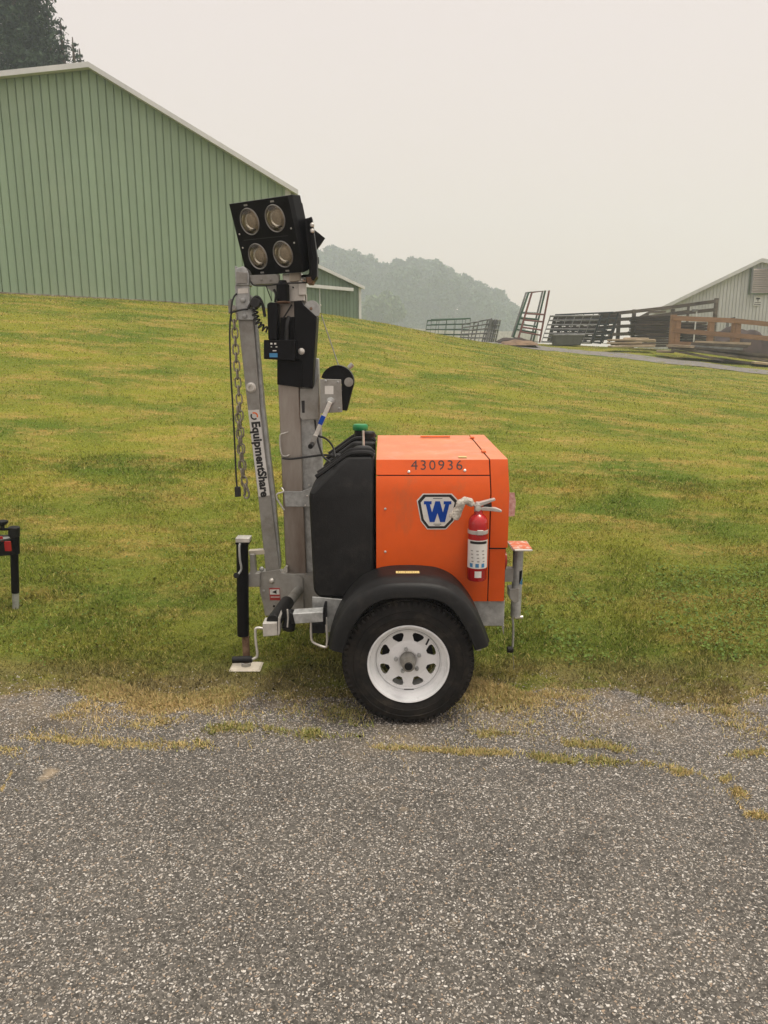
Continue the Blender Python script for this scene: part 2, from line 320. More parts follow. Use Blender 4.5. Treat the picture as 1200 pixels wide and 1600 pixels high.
# ------------------------------------------------------------------ mesh helpers
class MB:
    def __init__(s): s.v = []; s.f = []; s.m = []; s.cur = 0
    def add(s, vs, fs):
        o = len(s.v); s.v += [tuple(v) for v in vs]; s.f += [tuple(i+o for i in f) for f in fs]; s.m += [s.cur]*len(fs); return s
    def box(s, c, d, rot=None):
        vs = [Vector((x*d[0]/2, y*d[1]/2, z*d[2]/2)) for x in (-1, 1) for y in (-1, 1) for z in (-1, 1)]
        if rot is not None: vs = [rot @ v for v in vs]
        return s.add([v + Vector(c) for v in vs], [(0,1,3,2),(4,6,7,5),(0,4,5,1),(2,3,7,6),(0,2,6,4),(1,5,7,3)])
    def bx(s, x0, x1, y0, y1, z0, z1): return s.box(((x0+x1)/2, (y0+y1)/2, (z0+z1)/2), (x1-x0, y1-y0, z1-z0))
    def prism(s, poly, y0, y1):            # poly (x,z) extruded along y
        n = len(poly); vs = [(x, y0, z) for x, z in poly] + [(x, y1, z) for x, z in poly]
        return s.add(vs, [tuple(range(n)), tuple(range(2*n-1, n-1, -1))] + [(i, i+n, (i+1) % n+n, (i+1) % n) for i in range(n)])
    def prismx(s, poly, x0, x1):           # poly (y,z) extruded along x
        n = len(poly); vs = [(x0, y, z) for y, z in poly] + [(x1, y, z) for y, z in poly]
        return s.add(vs, [tuple(range(n)), tuple(range(2*n-1, n-1, -1))] + [(i, i+n, (i+1) % n+n, (i+1) % n) for i in range(n)])
    def tube(s, pts, r, n=10, closed=False, r2=None, cap=True):
        pts = [Vector(p) for p in pts]; N = len(pts); rings = []
        up = None
        for i, p in enumerate(pts):
            if closed: t = pts[(i+1) % N] - pts[i-1]
            else: t = pts[min(i+1, N-1)] - pts[max(i-1, 0)]
            t.normalize()
            if up is None: up = Vector((0, 0, 1)) if abs(t.z) < .9 else Vector((0, 1, 0))
            a = t.cross(up)
            if a.length < 1e-4: up = Vector((1, 0, 0)); a = t.cross(up)
            a.normalize(); b = a.cross(t); up = b
            rr = r if r2 is None else r + (r2-r)*i/(N-1)
            rings.append([p + a*math.cos(2*math.pi*k/n)*rr + b*math.sin(2*math.pi*k/n)*rr for k in range(n)])
        vs = [v for q in rings for v in q]; fs = []
        for i in range(N if closed else N-1):
            j = (i+1) % N
            for k in range(n): fs.append((i*n+k, i*n+(k+1) % n, j*n+(k+1) % n, j*n+k))
        if not closed and cap: fs += [tuple(range(n-1, -1, -1)), tuple((N-1)*n+k for k in range(n))]
        return s.add(vs, fs)
    def cyl(s, a, b, r, n=24, r2=None): return s.tube([a, b], r, n, r2=r2)
    def lathe(s, prof, o=(0, 0, 0), axis=(0, 0, 1), n=48, caps=False):   # prof: (r, h)
        q = Vector((0, 0, 1)).rotation_difference(Vector(axis).normalized()); o = Vector(o); vs = []; fs = []
        for r, h in prof:
            for k in range(n):
                a = 2*math.pi*k/n; vs.append(o + q @ Vector((r*math.cos(a), r*math.sin(a), h)))
        for i in range(len(prof)-1):
            for k in range(n): fs.append((i*n+k, i*n+(k+1) % n, (i+1)*n+(k+1) % n, (i+1)*n+k))
        if caps: fs += [tuple(range(n-1, -1, -1)), tuple((len(prof)-1)*n+k for k in range(n))]
        return s.add(vs, fs)
    def bar(s, a, b, wd, th, up=(0, 0, 1)):                # rectangular bar between two points
        a, b = Vector(a), Vector(b); t = (b-a); L = t.length; t.normalize(); u = Vector(up)
        sd = t.cross(u); sd.normalize(); u = sd.cross(t)
        rot = Matrix((t, sd, u)).transposed()
        return s.box((a+b)/2, (L, th, wd), rot)
    def hull(s, pts):
        bm = bmesh.new(); [bm.verts.new(p) for p in pts]; bmesh.ops.convex_hull(bm, input=bm.verts); bmesh.ops.dissolve_limit(bm, angle_limit=R(1.5), verts=bm.verts, edges=bm.edges)
        bm.verts.ensure_lookup_table(); bm.verts.index_update()
        r = s.add([v.co.copy() for v in bm.verts], [tuple(v.index for v in f.verts) for f in bm.faces]); bm.free(); return r
def root_loc(o):
    while o.parent: o = o.parent
    return o.location
def mesh_obj(name, mb, m, parent=None, bevel=0, seg=2, smooth=35, loc=None):
    me = bpy.data.meshes.new(name)
    off = Vector(root_loc(parent)) if parent else (Vector(loc) if loc is not None else Vector((0, 0, 0)))
    me.from_pydata([tuple(Vector(v)-off) for v in mb.v], [], mb.f)
    mats = m if isinstance(m, (list, tuple)) else [m]
    for x in mats: me.materials.append(x)
    if len(mats) > 1: me.polygons.foreach_set('material_index', mb.m)
    bm = bmesh.new(); bm.from_mesh(me); bmesh.ops.recalc_face_normals(bm, faces=bm.faces); bm.to_mesh(me); bm.free()
    if smooth:
        me.polygons.foreach_set('use_smooth', [True]*len(me.polygons)); me.set_sharp_from_angle(angle=R(smooth))
    o = bpy.data.objects.new(name, me); C.objects.link(o)
    if parent: o.parent = parent
    elif loc is not None: o.location = loc
    if bevel:
        b = o.modifiers.new('bevel', 'BEVEL'); b.width = bevel; b.segments = seg; b.limit_method = 'ANGLE'; b.angle_limit = R(30); b.harden_normals = True
    return o
def thing(name, label, cat, loc=(0, 0, 0), group=None, rz=0):
    o = bpy.data.objects.new(name, None); C.objects.link(o); o.empty_display_size = .2
    o.location = loc; o.rotation_euler = (0, 0, rz); tag(o, label, cat, group); return o
def tag(o, label, cat, group=None):
    o['label'] = label; o['category'] = cat
    if group: o['group'] = group
    return o
def kids(o): return [c for c in bpy.data.objects if c.parent == o]
def dup(root, loc, label, group=None, rz=None, scale=None):
    r = root.copy(); C.objects.link(r); r.location = loc; r['label'] = label
    if group: r['group'] = group
    if rz is not None: r.rotation_euler = (0, 0, rz)
    if scale: r.scale = scale
    for ch in kids(root):
        c = ch.copy(); C.objects.link(c); c.parent = r
        for g in kids(ch):
            d = g.copy(); C.objects.link(d); d.parent = c
    return r
def curve_loops(loops, thick):            # 2D outline with holes -> mesh data (x,y plane, extruded)
    cu = bpy.data.curves.new('t', 'CURVE'); cu.dimensions = '2D'; cu.fill_mode = 'BOTH'; cu.extrude = thick/2
    for lp in loops:
        s = cu.splines.new('POLY'); s.points.add(len(lp)-1); s.use_cyclic_u = True
        for i, p in enumerate(lp): s.points[i].co = (p[0], p[1], 0, 1)
    ob = bpy.data.objects.new('t', cu); C.objects.link(ob)
    dg = bpy.context.evaluated_depsgraph_get(); me = bpy.data.meshes.new_from_object(ob.evaluated_get(dg))
    bpy.data.objects.remove(ob); bpy.data.curves.remove(cu)
    v = [tuple(x.co) for x in me.vertices]; f = [tuple(p.vertices) for p in me.polygons]; bpy.data.meshes.remove(me)
    return v, f
def text_mesh(body, size, thick=.0008, offset=0, spacing=1., align='CENTER'):
    cu = bpy.data.curves.new('t', 'FONT'); cu.body = body; cu.size = size; cu.extrude = thick/2; cu.offset = offset
    cu.space_character = spacing; cu.align_x = align; cu.align_y = 'CENTER'; cu.resolution_u = 3
    ob = bpy.data.objects.new('t', cu); C.objects.link(ob)
    dg = bpy.context.evaluated_depsgraph_get(); me = bpy.data.meshes.new_from_object(ob.evaluated_get(dg))
    bpy.data.objects.remove(ob); bpy.data.curves.remove(cu)
    v = [tuple(x.co) for x in me.vertices]; f = [tuple(p.vertices) for p in me.polygons]; bpy.data.meshes.remove(me)
    return v, f
def place2d(mb, vf, o, ax=(1, 0, 0), up=(0, 0, 1)):   # put x,y flat data on a plane; its normal is ax x up
    ax, up = Vector(ax).normalized(), Vector(up).normalized(); nn = ax.cross(up)
    return mb.add([Vector(o)+ax*p[0]+up*p[1]+nn*p[2] for p in vf[0]], vf[1])
def smoothpath(pts, n=6):
    P = [Vector(p) for p in pts]; P = [P[0]*2-P[1]]+P+[P[-1]*2-P[-2]]; out = []
    for i in range(1, len(P)-2):
        for k in range(n):
            t = k/n; a, b, c, d = P[i-1:i+3]
            out.append(.5*((2*b)+(c-a)*t+(2*a-5*b+4*c-d)*t*t+(3*b-a-3*c+d)*t**3))
    out.append(P[-2]); return out
def quads_mesh(name, V, F, m, rnd=None, loc=None, parent=None, smooth=False):   # V (n,k,3)
    n, k = V.shape[:2]; me = bpy.data.meshes.new(name)
    me.vertices.add(n*k); me.vertices.foreach_set('co', V.reshape(-1).astype(np.float32))
    me.loops.add(n*F.size); me.loops.foreach_set('vertex_index', (F.reshape(1, -1)+np.arange(n)[:, None]*k).reshape(-1).astype(np.int32))
    nf = n*F.shape[0]; me.polygons.add(nf)
    me.polygons.foreach_set('loop_start', (np.arange(nf)*F.shape[1]).astype(np.int32))
    me.polygons.foreach_set('loop_total', np.full(nf, F.shape[1], np.int32))
    me.update(calc_edges=True)
    if rnd is not None:
        at = me.attributes.new('rnd', 'FLOAT', 'POINT'); at.data.foreach_set('value', np.repeat(rnd, k).astype(np.float32))
    me.materials.append(m)
    o = bpy.data.objects.new(name, me); C.objects.link(o)
    if parent: o.parent = parent
    if loc is not None: o.location = loc
    return o

# ------------------------------------------------------------------ terrain
ctrl = []
def cpx(px, py, Y): p = W(px, py, Y); ctrl.append((p[0], p[1], p[2]))
for a in ((-300, 446, 17.4), (0, 458.5, 18.5), (225, 470, 19.3), (360, 478.5, 19.9), (452, 485, 20.3), (500, 501, 31), (563, 508.5, 33), (640, 521, 34), (700, 530, 33.5),
          (780, 536.5, 32.2), (830, 544, 30.6), (950, 555, 28), (1060, 567.5, 26), (1200, 583, 24), (1380, 603, 22.3),
          (1040, 553, 29), (1190, 572, 26.6), (950, 546, 30.6), (850, 538, 32.8), (1330, 575, 27)): cpx(*a)
for x in (-9, -5, -2, 0, 2, 5, 9): ctrl += [(x, 3.9, -.005), (x, 4.5, .03)]
ctrl += [(-14, 4.5, .1), (14, 4.5, 0), (-10, 28, 3.3), (-25, 22, 3.3), (-22, 40, 3.4), (-8, 33, 3.2), (0, 40, 2.2), (0, 52, .2), (12, 42, 1.6), (25, 38, 1.5), (22, 52, .8),
         (-30, 10, 2.0), (30, 12, .4), (-60, 40, 4), (60, 30, 1), (0, 80, -4), (-50, 90, 0), (50, 80, -2), (0, 110, -2), (60, 130, -2), (-60, 140, 0), (0, 170, 2),
         (-150, 60, 3), (150, 60, -1), (-150, 300, 0), (150, 300, 0), (0, 300, 0), (-150, 5, 2), (150, 5, 0)]
ctrl = np.array(ctrl)
def warp(x, y): s = 1/(1+np.hypot(x, y)/60.); return x*s, y*s
cx_, cy_ = warp(ctrl[:, 0], ctrl[:, 1])
def U(r2): return .5*r2*np.log(r2+1e-9)
n_ = len(ctrl); K = U((cx_[:, None]-cx_)**2+(cy_[:, None]-cy_)**2)+np.eye(n_)*.002; Pm = np.c_[np.ones(n_), cx_, cy_]
sol = np.linalg.solve(np.block([[K, Pm], [Pm.T, np.zeros((3, 3))]]), np.r_[ctrl[:, 2], 0, 0, 0])
def T(x, y, micro=True):
    x = np.atleast_1d(np.asarray(x, float)); y = np.atleast_1d(np.asarray(y, float)); wx, wy = warp(x, y)
    z = np.zeros_like(x)
    for i in range(n_): z += sol[i]*U((wx-cx_[i])**2+(wy-cy_[i])**2)
    z += sol[n_]+sol[n_+1]*wx+sol[n_+2]*wy
    t = np.clip((y-3.9)/1.6, 0, 1); t = t*t*(3-2*t)
    base = .012*np.clip((y-3.50-.08*np.sin(x*2.3+.5)-.06*np.sin(x*7.1)-.025*np.sin(x*17))*7, -2.5, 1.2)
    z = z*t+base*(1-t)
    if micro: z = z+.018*t*(np.sin(x*1.9+y*1.3)*np.sin(y*2.1-x*.6)+.6*np.sin(x*4.3+1)*np.sin(y*4.9))
    return z
def Tz(x, y): return float(T(x, y)[0])
def fbm(x, y, sc, seed=0):
    r = np.random.default_rng(seed); z = np.zeros_like(x); a = 1; tot = 0
    for o in range(4):
        for k in range(3):
            th = r.uniform(0, 6.28); ph = r.uniform(0, 6.28); f = sc*2**o*r.uniform(.8, 1.3)
            z += a*np.sin((x*math.cos(th)+y*math.sin(th))*f+ph)
        tot += a*1.7; a *= .55
    return z/tot

def grid_obj(name, xs, ys, zf, m, kind='structure'):
    X, Y = np.meshgrid(xs, ys); Z = zf(X.ravel(), Y.ravel()); nx, ny = len(xs), len(ys)
    me = bpy.data.meshes.new(name); co = np.c_[X.ravel(), Y.ravel(), Z]
    i = np.arange(nx-1)[None, :]+nx*np.arange(ny-1)[:, None]; i = i.ravel()
    F = np.c_[i, i+1, i+1+nx, i+nx]
    me.vertices.add(len(co)); me.vertices.foreach_set('co', co.ravel().astype(np.float32))
    me.loops.add(F.size); me.loops.foreach_set('vertex_index', F.ravel().astype(np.int32))
    me.polygons.add(len(F)); me.polygons.foreach_set('loop_start', (np.arange(len(F))*4).astype(np.int32)); me.polygons.foreach_set('loop_total', np.full(len(F), 4, np.int32))
    me.update(calc_edges=True); me.polygons.foreach_set('use_smooth', [True]*len(F)); me.materials.append(m)
    o = bpy.data.objects.new(name, me); C.objects.link(o); o['kind'] = kind; return o
xs = np.unique(np.r_[-np.geomspace(6, 420, 70)[::-1], np.arange(-6, 6.01, .09), np.geomspace(6, 420, 70)])
ys = np.r_[np.arange(3.2, 9, .07), np.geomspace(9, 620, 170)]
grid_obj('lawn', xs, ys, T, M['lawn'])
grid_obj('pavement', np.r_[-420, -60, np.arange(-8, 8.01, .5), 60, 420], np.r_[-60, -20, np.arange(-4, 4.6, .5)],
         lambda x, y: np.where(y > 4.2, -.05, 0.0)*np.ones_like(x), M['asphalt'])

# pale path along the crest on the right
pp = [(700, 34.5), (770, 33.0), (830, 30.9), (950, 28.2), (1060, 26.2), (1200, 24.2), (1330, 22.9), (1480, 21.6)]
pc = []
for px, Y in pp:
    x = W(px, 550, Y)[0]; pc.append(Vector((x, Y, 0)))
pc = smoothpath(pc, 10); mb = MB(); rows = []
for i, p in enumerate(pc):
    t = (pc[min(i+1, len(pc)-1)]-pc[max(i-1, 0)]).normalized(); nn = Vector((-t.y, t.x, 0))
    rows.append([p+nn*o for o in (-.85, -.4, 0, .4, .85)])
vs = [(q.x, q.y, Tz(q.x, q.y)+.012) for r in rows for q in r]
mb.add(vs, [(i*5+k, i*5+k+1, (i+1)*5+k+1, (i+1)*5+k) for i in range(len(rows)-1) for k in range(4)])
o = mesh_obj('gravel_path', mb, M['path']); o['kind'] = 'structure'

# ------------------------------------------------------------------ buildings
def siding_wall(parent, o, e, sx0, sx1, topf, botf, pitch, m, backm, name='siding_panel', yoff=0, rib=.012, t=.03, gap=.008, y0=0):
    """upright siding strips along e from o; nrm points to the camera side"""
    e = Vector((e[0], e[1], 0)); nrm = Vector((e.y, -e.x, 0)); o = Vector((o[0], o[1], 0))
    def pt(s, z, d): return o+e*s+nrm*d+Vector((0, 0, z))
    n = int(round((sx1-sx0)/pitch)); pitch = (sx1-sx0)/n
    for i in range(n):
        a, b = sx0+i*pitch+gap/2, sx0+(i+1)*pitch-gap/2; r = random.uniform(-.0015, .0015)
        ss = [a, a+.02, b-.025, b-.008, b]; dd = [t*.45, t, t, t+rib, t+rib*.2]
        br = topf.ridge if hasattr(topf, 'ridge') else None
        if br and a < br < b: ss.insert(2, br); dd.insert(2, t)
        vs = []; N = len(ss)
        for s_, d_ in zip(ss, dd): vs += [pt(s_, botf(s_)+r*8, d_+r+y0), pt(s_, topf(s_), d_+r+y0)]
        vs += [pt(a, botf(a), y0-.01), pt(a, topf(a), y0-.01), pt(b, botf(b), y0-.01), pt(b, topf(b), y0-.01)]
        fs = [(2*k, 2*k+2, 2*k+3, 2*k+1) for k in range(N-1)]
        A = 2*N; fs += [(0, 1, A+1, A), (2*N-2, A+2, A+3, 2*N-1)]
        q = MB(); q.add(vs, fs); mesh_obj(name, q, m, parent, smooth=20)
def building(name, label, o, e, gab, base_pts, depth, pitch, m, seamm, roof_t=.10, over=.20, inset=0, ribs=True, trim=.12):
    """gab: [(s,z) left, ridge, right]; base_pts: [(s,z)...]"""
    e2 = Vector((e[0], e[1], 0)).normalized(); nrm = Vector((e2.y, -e2.x, 0)); oo = Vector((o[0], o[1], 0))
    mid = oo+e2*(gab[1][0]); b = thing(name, label, 'building', (mid.x, mid.y, base_pts[0][1]))
    gs = [g[0] for g in gab]; gz = [g[1] for g in gab]; bs = [g[0] for g in base_pts]; bz = [g[1] for g in base_pts]
    topf = lambda s: float(np.interp(s, gs, gz)); botf = lambda s: float(np.interp(s, bs, bz))
    class TF:
        ridge = gs[1]
        def __call__(self, s): return topf(s)
    def pt(s, z, d): return oo+e2*s+nrm*d+Vector((0, 0, z))
    # core volume
    q = MB(); lo = min(bz)-1.0
    outline = [(gs[0], lo), (gs[-1], lo), (gs[-1], gz[-1]), (gs[1], gz[1]), (gs[0], gz[0])]
    vs = [pt(s, z, -.01) for s, z in outline]+[pt(s, z, -depth) for s, z in outline]
    q.add(vs, [(0, 1, 2, 3, 4), (9, 8, 7, 6, 5), (0, 5, 6, 1), (1, 6, 7, 2), (2, 7, 8, 3), (3, 8, 9, 4), (4, 9, 5, 0)])
    mesh_obj('wall', q, seamm, b, smooth=0)
    siding_wall(b, o, e2, gs[0], gs[-1], TF(), botf, pitch, m, seamm)
    # roof slopes and rake trim
    for i in (0, 1):
        q = MB(); s0, z0, s1, z1 = gs[i], gz[i], gs[i+1], gz[i+1]
        ds = (s1-s0); 
        if i == 0: s0 -= over; z0 -= over*(z1-gz[0])/ds
        else: s1 += over; z1 += over*(gz[2]-z0)/ds
        vs = [pt(s, z, d) for d in (over+.06, -depth-over) for s, z in ((s0, z0), (s1, z1), (s1, z1+roof_t*.5), (s0, z0+roof_t*.5))]
        q.add(vs, [(0, 1, 2, 3), (7, 6, 5, 4), (0, 4, 5, 1), (1, 5, 6, 2), (2, 6, 7, 3), (3, 7, 4, 0)])
        mesh_obj('roof', q, M['roof'], b, smooth=0)
        q = MB(); vs = [pt(s, z, d) for d in (over+.10, over+.065) for s, z in ((s0, z0-trim*.45), (s1, z1-trim*.45), (s1, z1+roof_t*.62), (s0, z0+roof_t*.62))]
        q.add(vs, [(0, 1, 2, 3), (7, 6, 5, 4), (0, 4, 5, 1), (1, 5, 6, 2), (2, 6, 7, 3), (3, 7, 4, 0)])
        mesh_obj('rake_trim', q, M['trim'], b, smooth=0)
        q = MB(); vs = [pt(s, z, d) for d in (over+.055, .06) for s, z in ((s0, z0-.03), (s1, z1-.03), (s1, z1-.008), (s0, z0-.008))]
        q.add(vs, [(0, 1, 2, 3), (7, 6, 5, 4), (0, 4, 5, 1), (1, 5, 6, 2), (2, 6, 7, 3), (3, 7, 4, 0)])
        mesh_obj('soffit', q, M['trim'], b, smooth=0)
    q = MB(); s = gs[-1]; q.add([pt(x, z, d) for d in (.075, .0) for x, z in ((s-.10, botf(s)), (s+.04, botf(s)), (s+.04, gz[-1]), (s-.10, gz[-1]))],
          [(0, 1, 2, 3), (7, 6, 5, 4), (0, 4, 5, 1), (1, 5, 6, 2), (2, 6, 7, 3), (3, 7, 4, 0)]); mesh_obj('corner_trim', q, M['trim'], b, smooth=0)
    q = MB(); 
    for i in range(len(bs)-1):
        q.add([pt(x, z, d) for d in (.07, .0) for x, z in ((bs[i], bz[i]-.18), (bs[i+1], bz[i+1]-.18), (bs[i+1], bz[i+1]+.04), (bs[i], bz[i]+.04))],
          [(0, 1, 2, 3), (7, 6, 5, 4), (0, 4, 5, 1), (1, 5, 6, 2), (2, 6, 7, 3), (3, 7, 4, 0)])
    mesh_obj('base_board', q, M['basetrim'], b, smooth=0)
    return b, pt, TF()
# big green barn
A = Vector(W(0, 458, 18.5)); B = Vector(W(452, 484, 20.3)); e1 = Vector((B.x-A.x, B.y-A.y, 0)).normalized(); o1 = (A.x, A.y)
g = [PW(-250, 150, o1, e1), PW(140, 108, o1, e1), PW(451, 297, o1, e1)]
bs = [PW(x, y, o1, e1) for x, y in ((-250, 446), (0, 459), (225, 471), (452, 486))]; bs[0] = (g[0][0], bs[0][1]); bs[-1] = (g[2][0], bs[-1][1])
barn, bpt, _ = building('green_barn', 'large faded green metal barn on top of the grass slope at left', o1, e1, g, bs, 22, .178, M['barngreen'], M['seam'])
# smaller green shed
A = Vector(W(470, 500, 30.5)); B = Vector(W(563, 508, 33)); e2_ = Vector((B.x-A.x, B.y-A.y, 0)).normalized(); o2 = (A.x, A.y)
g = [PW(330, 425, o2, e2_), PW(440, 392, o2, e2_), PW(561.5, 449, o2, e2_)]
bs = [(PW(330, 490, o2, e2_)), PW(470, 500, o2, e2_), PW(561.5, 508.5, o2, e2_)]; bs[0] = (g[0][0], bs[0][1]); bs[-1] = (g[2][0], bs[-1][1])
shed, spt, _ = building('green_shed', 'small dark green metal shed with white door track behind the lamp mast', o2, e2_, g, bs, 12, .205, M['shedgreen'], M['seam'], roof_t=.1, over=.12, trim=.14)
q = MB(); s0 = PW(425, 444, o2, e2_); s1 = PW(544, 451, o2, e2_)
z = (s0[1]+s1[1])/2
q.box(spt(s1[0]-1.6, z, .16), (3.4, .12, .13), Matrix.Rotation(math.atan2(e2_.y, e2_.x), 3, 'Z')); mesh_obj('door_track', q, M['trim'], shed)
sd0 = PW(496, 450, o2, e2_)[0]; dr = mesh_obj('sliding_door', MB().box(spt(sd0-1.05, (z+bs[1][1])/2, .045), (2.1, .02, z-bs[1][1]-.05), Matrix.Rotation(math.atan2(e2_.y, e2_.x), 3, 'Z')), M['seam'], shed)
siding_wall(dr, (o2[0], o2[1]), e2_, sd0-2.1, sd0, lambda s: z-.04, lambda s: bs[1][1]+.02, .205, M['shedgreen'], M['seam'], name='door_panel', y0=.06)
q = MB(); q.box(spt(sd0+.02, (z+bs[1][1])/2, .1), (.035, .03, z-bs[1][1]-.1), Matrix.Rotation(math.atan2(e2_.y, e2_.x), 3, 'Z')); mesh_obj('door_edge', q, M['trim'], shed)
# white barn at right
o3 = (W(1000, 540, 40)[0], 40); e3 = Vector((math.cos(R(-21)), math.sin(R(-21)), 0))
g = [PW(1000, 500, o3, e3), PW(1189, 409, o3, e3), PW(1500, 470, o3, e3)]
zb = Tz(W(1200, 560, 35)[0], 35)
bs = [(g[0][0], zb-.3), (g[2][0], zb-.3)]
wb, wpt, _ = building('white_barn', 'pale grey metal barn with gable louvre beyond the brown rail fence', o3, e3, g, bs, 18, .155, M['barnwhite'], M['seamw'], roof_t=.22, over=.22, trim=.12)
s0, z0 = PW(1170.5, 459, o3, e3); s1, z1 = PW(1232, 419, o3, e3)
vent = mesh_obj('louvre_vent', MB().box(wpt((s0+s1)/2, (z0+z1)/2, .06), (s1-s0, .03, z1-z0)), M['seamw'], wb)
nsl = 11
vs = None
for i in range(nsl):
    zc = z0+(z1-z0)*(i+.5)/nsl
    if vs is None:
        ob = mesh_obj('slat', MB().box(wpt((s0+s1)/2, zc, .095), (s1-s0-.06, .02, (z1-z0)/nsl*.86), Matrix.Rotation(R(-24), 3, 'X')), M['vent'], vent); vs = (ob, zc)
    else:
        c = vs[0].copy(); C.objects.link(c); c.parent = vent; c.location = (0, 0, zc-vs[1])
q = MB()
for sx in (s0-.03, s1+.03): q.box(wpt(sx, (z0+z1)/2, .09), (.06, .06, z1-z0+.1))
q.box(wpt((s0+s1)/2, z0-.03, .09), (s1-s0, .06, .05)); mesh_obj('frame', q, M['seam'], vent)
# sign on the white barn
sx, sz = PW(1184, 470, o3, e3)
sg = thing('wall_sign', 'small square white sign below the louvre on the pale barn', 'sign', tuple(wpt(sx, sz, .06)))
mesh_obj('board', MB().box(wpt(sx, sz, .075), (.42, .012, .50)), M['sheetwhite'], sg)
q = MB(); c = wpt(sx, sz, .083)
q.box(c+Vector((0, 0, .10)), (.20, .003, .07)); q.box(c+Vector((0, 0, .02)), (.04, .003, .12)); q.box(c+Vector((0, 0, -.09)), (.30, .003, .03)); q.box(c+Vector((0, 0, -.19)), (.34, .003, .035))
mesh_obj('print', q, M['black'], sg)

# ------------------------------------------------------------------ trees
def leaf_quads(P, size, N=None, spread=1.0, droop=0, asp=(.35, .7)):
    n = len(P); a = rng.normal(size=(n, 3)); a /= np.linalg.norm(a, axis=1)[:, None]
    b = rng.normal(size=(n, 3)); b = np.cross(a, b); b /= np.linalg.norm(b, axis=1)[:, None]
    s = (size*rng.uniform(.6, 1.4, n))[:, None]; t = s*rng.uniform(*asp, n)[:, None]
    return np.stack([P-a*s, P+b*t, P+a*s, P-b*t], axis=1)
F4 = np.array([[0, 1, 2, 3]])
def conifer(name, label, px, Y, top_py, half_m, hgt, dens=1.0, group=None):
    x, _, zt = W(px, top_py, Y); zb = zt-hgt; r = thing(name, label, 'tree', (x, Y, zb), group)
    mesh_obj('trunk', MB().tube([(x, Y, zb), (x, Y, zb+hgt*.6), (x, Y, zt)], .26, 8, r2=.02), M['bark'], r)
    P = []; sc = []
    L = int(hgt*4.2)
    for i in range(L):
        f = i/L; zc = hgt*(.06+.94*f); rad = half_m*(1-f)**.82*random.uniform(.8, 1.12)+.12
        nb = max(4, int((9 if f < .8 else 6)*dens))
        for k in range(nb):
            th = random.uniform(0, 6.283); rr = rad*random.uniform(.72, 1.12); dr = random.uniform(.10, .32)
            m_ = int(max(6, rr*26*dens))
            for j in range(m_):
                u = random.uniform(.12, 1)
                sidew = random.gauss(0, .12*(1.15-u)*rr+.05)
                zz = zc-dr*rr*u+.16*rr*u**3*1.6+random.uniform(-.22, .02)*min(1, rr)
                P.append((math.cos(th)*rr*u-math.sin(th)*sidew, math.sin(th)*rr*u+math.cos(th)*sidew, zz)); sc.append(.10 if rr > .6 else .075)
    P = np.array(P); V = leaf_quads(P, np.array(sc)*1.15, asp=(.2, .4))
    quads_mesh('crown', V, F4, M['spruce'], rng.uniform(0, 1, len(P)), parent=r); return r
conifer('spruce_tree', 'tall broad dark spruce behind the barn roof at the left frame edge', -8, 33, -330, 3.1, 17, 1.4)
conifer('spruce_tree', 'narrow dark spruce with pointed tip, second from right behind the barn', 72, 34.5, 3, 1.5, 9.0, 1.3)
conifer('spruce_tree', 'dark spruce filling the gap left of the pointed one behind the barn', 36, 36, -95, 2.3, 12, 1.3)
conifer('spruce_tree', 'short dark spruce just above the barn ridge, left of the sparse young one', 94, 33.5, 32, 1.15, 7.2, 1.2)
conifer('young_spruce_tree', 'small sparse young spruce nearest the barn ridge', 113, 33, 58, .70, 5.8, .7)
conifer('young_spruce_tree', 'lowest spruce tip, just right of the sparse one at the barn ridge', 124, 34, 76, .55, 5.5, .7)

def crown_mesh(seed, rx, rz, n, size):
    r = np.random.default_rng(seed); lob = []
    for k in range(16):
        a = r.normal(size=3); a /= np.linalg.norm(a); a[2] = abs(a[2])*.9-.35
        lob.append((a*np.array([rx, rx, rz])*.62, rx*r.uniform(.26, .46)))
    P = []
    for c, q in lob:
        m_ = n//16; d = r.normal(size=(m_, 3)); d /= np.linalg.norm(d, axis=1)[:, None]
        P.append(c+d*q*r.uniform(.55, 1.08, (m_, 1)))
    P = np.concatenate(P); return P
def broadleaf(name, label, px, top_py, Y, rad, hgt, m, seed, group=None, n=6000, size=.80):
    x, _, zt = W(px, top_py, Y); zb = zt-hgt; r = thing(name, label, 'tree', (x, Y, zb), group)
    mesh_obj('trunk', MB().tube([(x, Y, zb-1), (x+.2, Y, zb+hgt*.4), (x, Y, zb+hgt*.75)], .35, 8, r2=.08), M['bark'], r)
    P = crown_mesh(seed, rad, hgt*.42, n, size); P[:, 2] += hgt-P[:, 2].max()
    V = leaf_quads(P, np.full(len(P), size))
    z = (P[:, 2]-P[:, 2].min())/np.ptp(P[:, 2]); clump = fbm(P[:, 0], P[:, 2], .9, seed)
    quads_mesh('crown', V, F4, m, np.clip(.45+.35*clump+rng.uniform(-.25, .25, len(P)), 0, 1), parent=r); return r
sil = [(455, 392), (490, 384), (522, 383), (548, 388), (575, 396), (600, 409), (626, 402), (650, 400), (675, 404), (700, 414), (724, 426), (748, 437), (768, 447), (786, 459), (800, 478), (432, 400)]
base = []
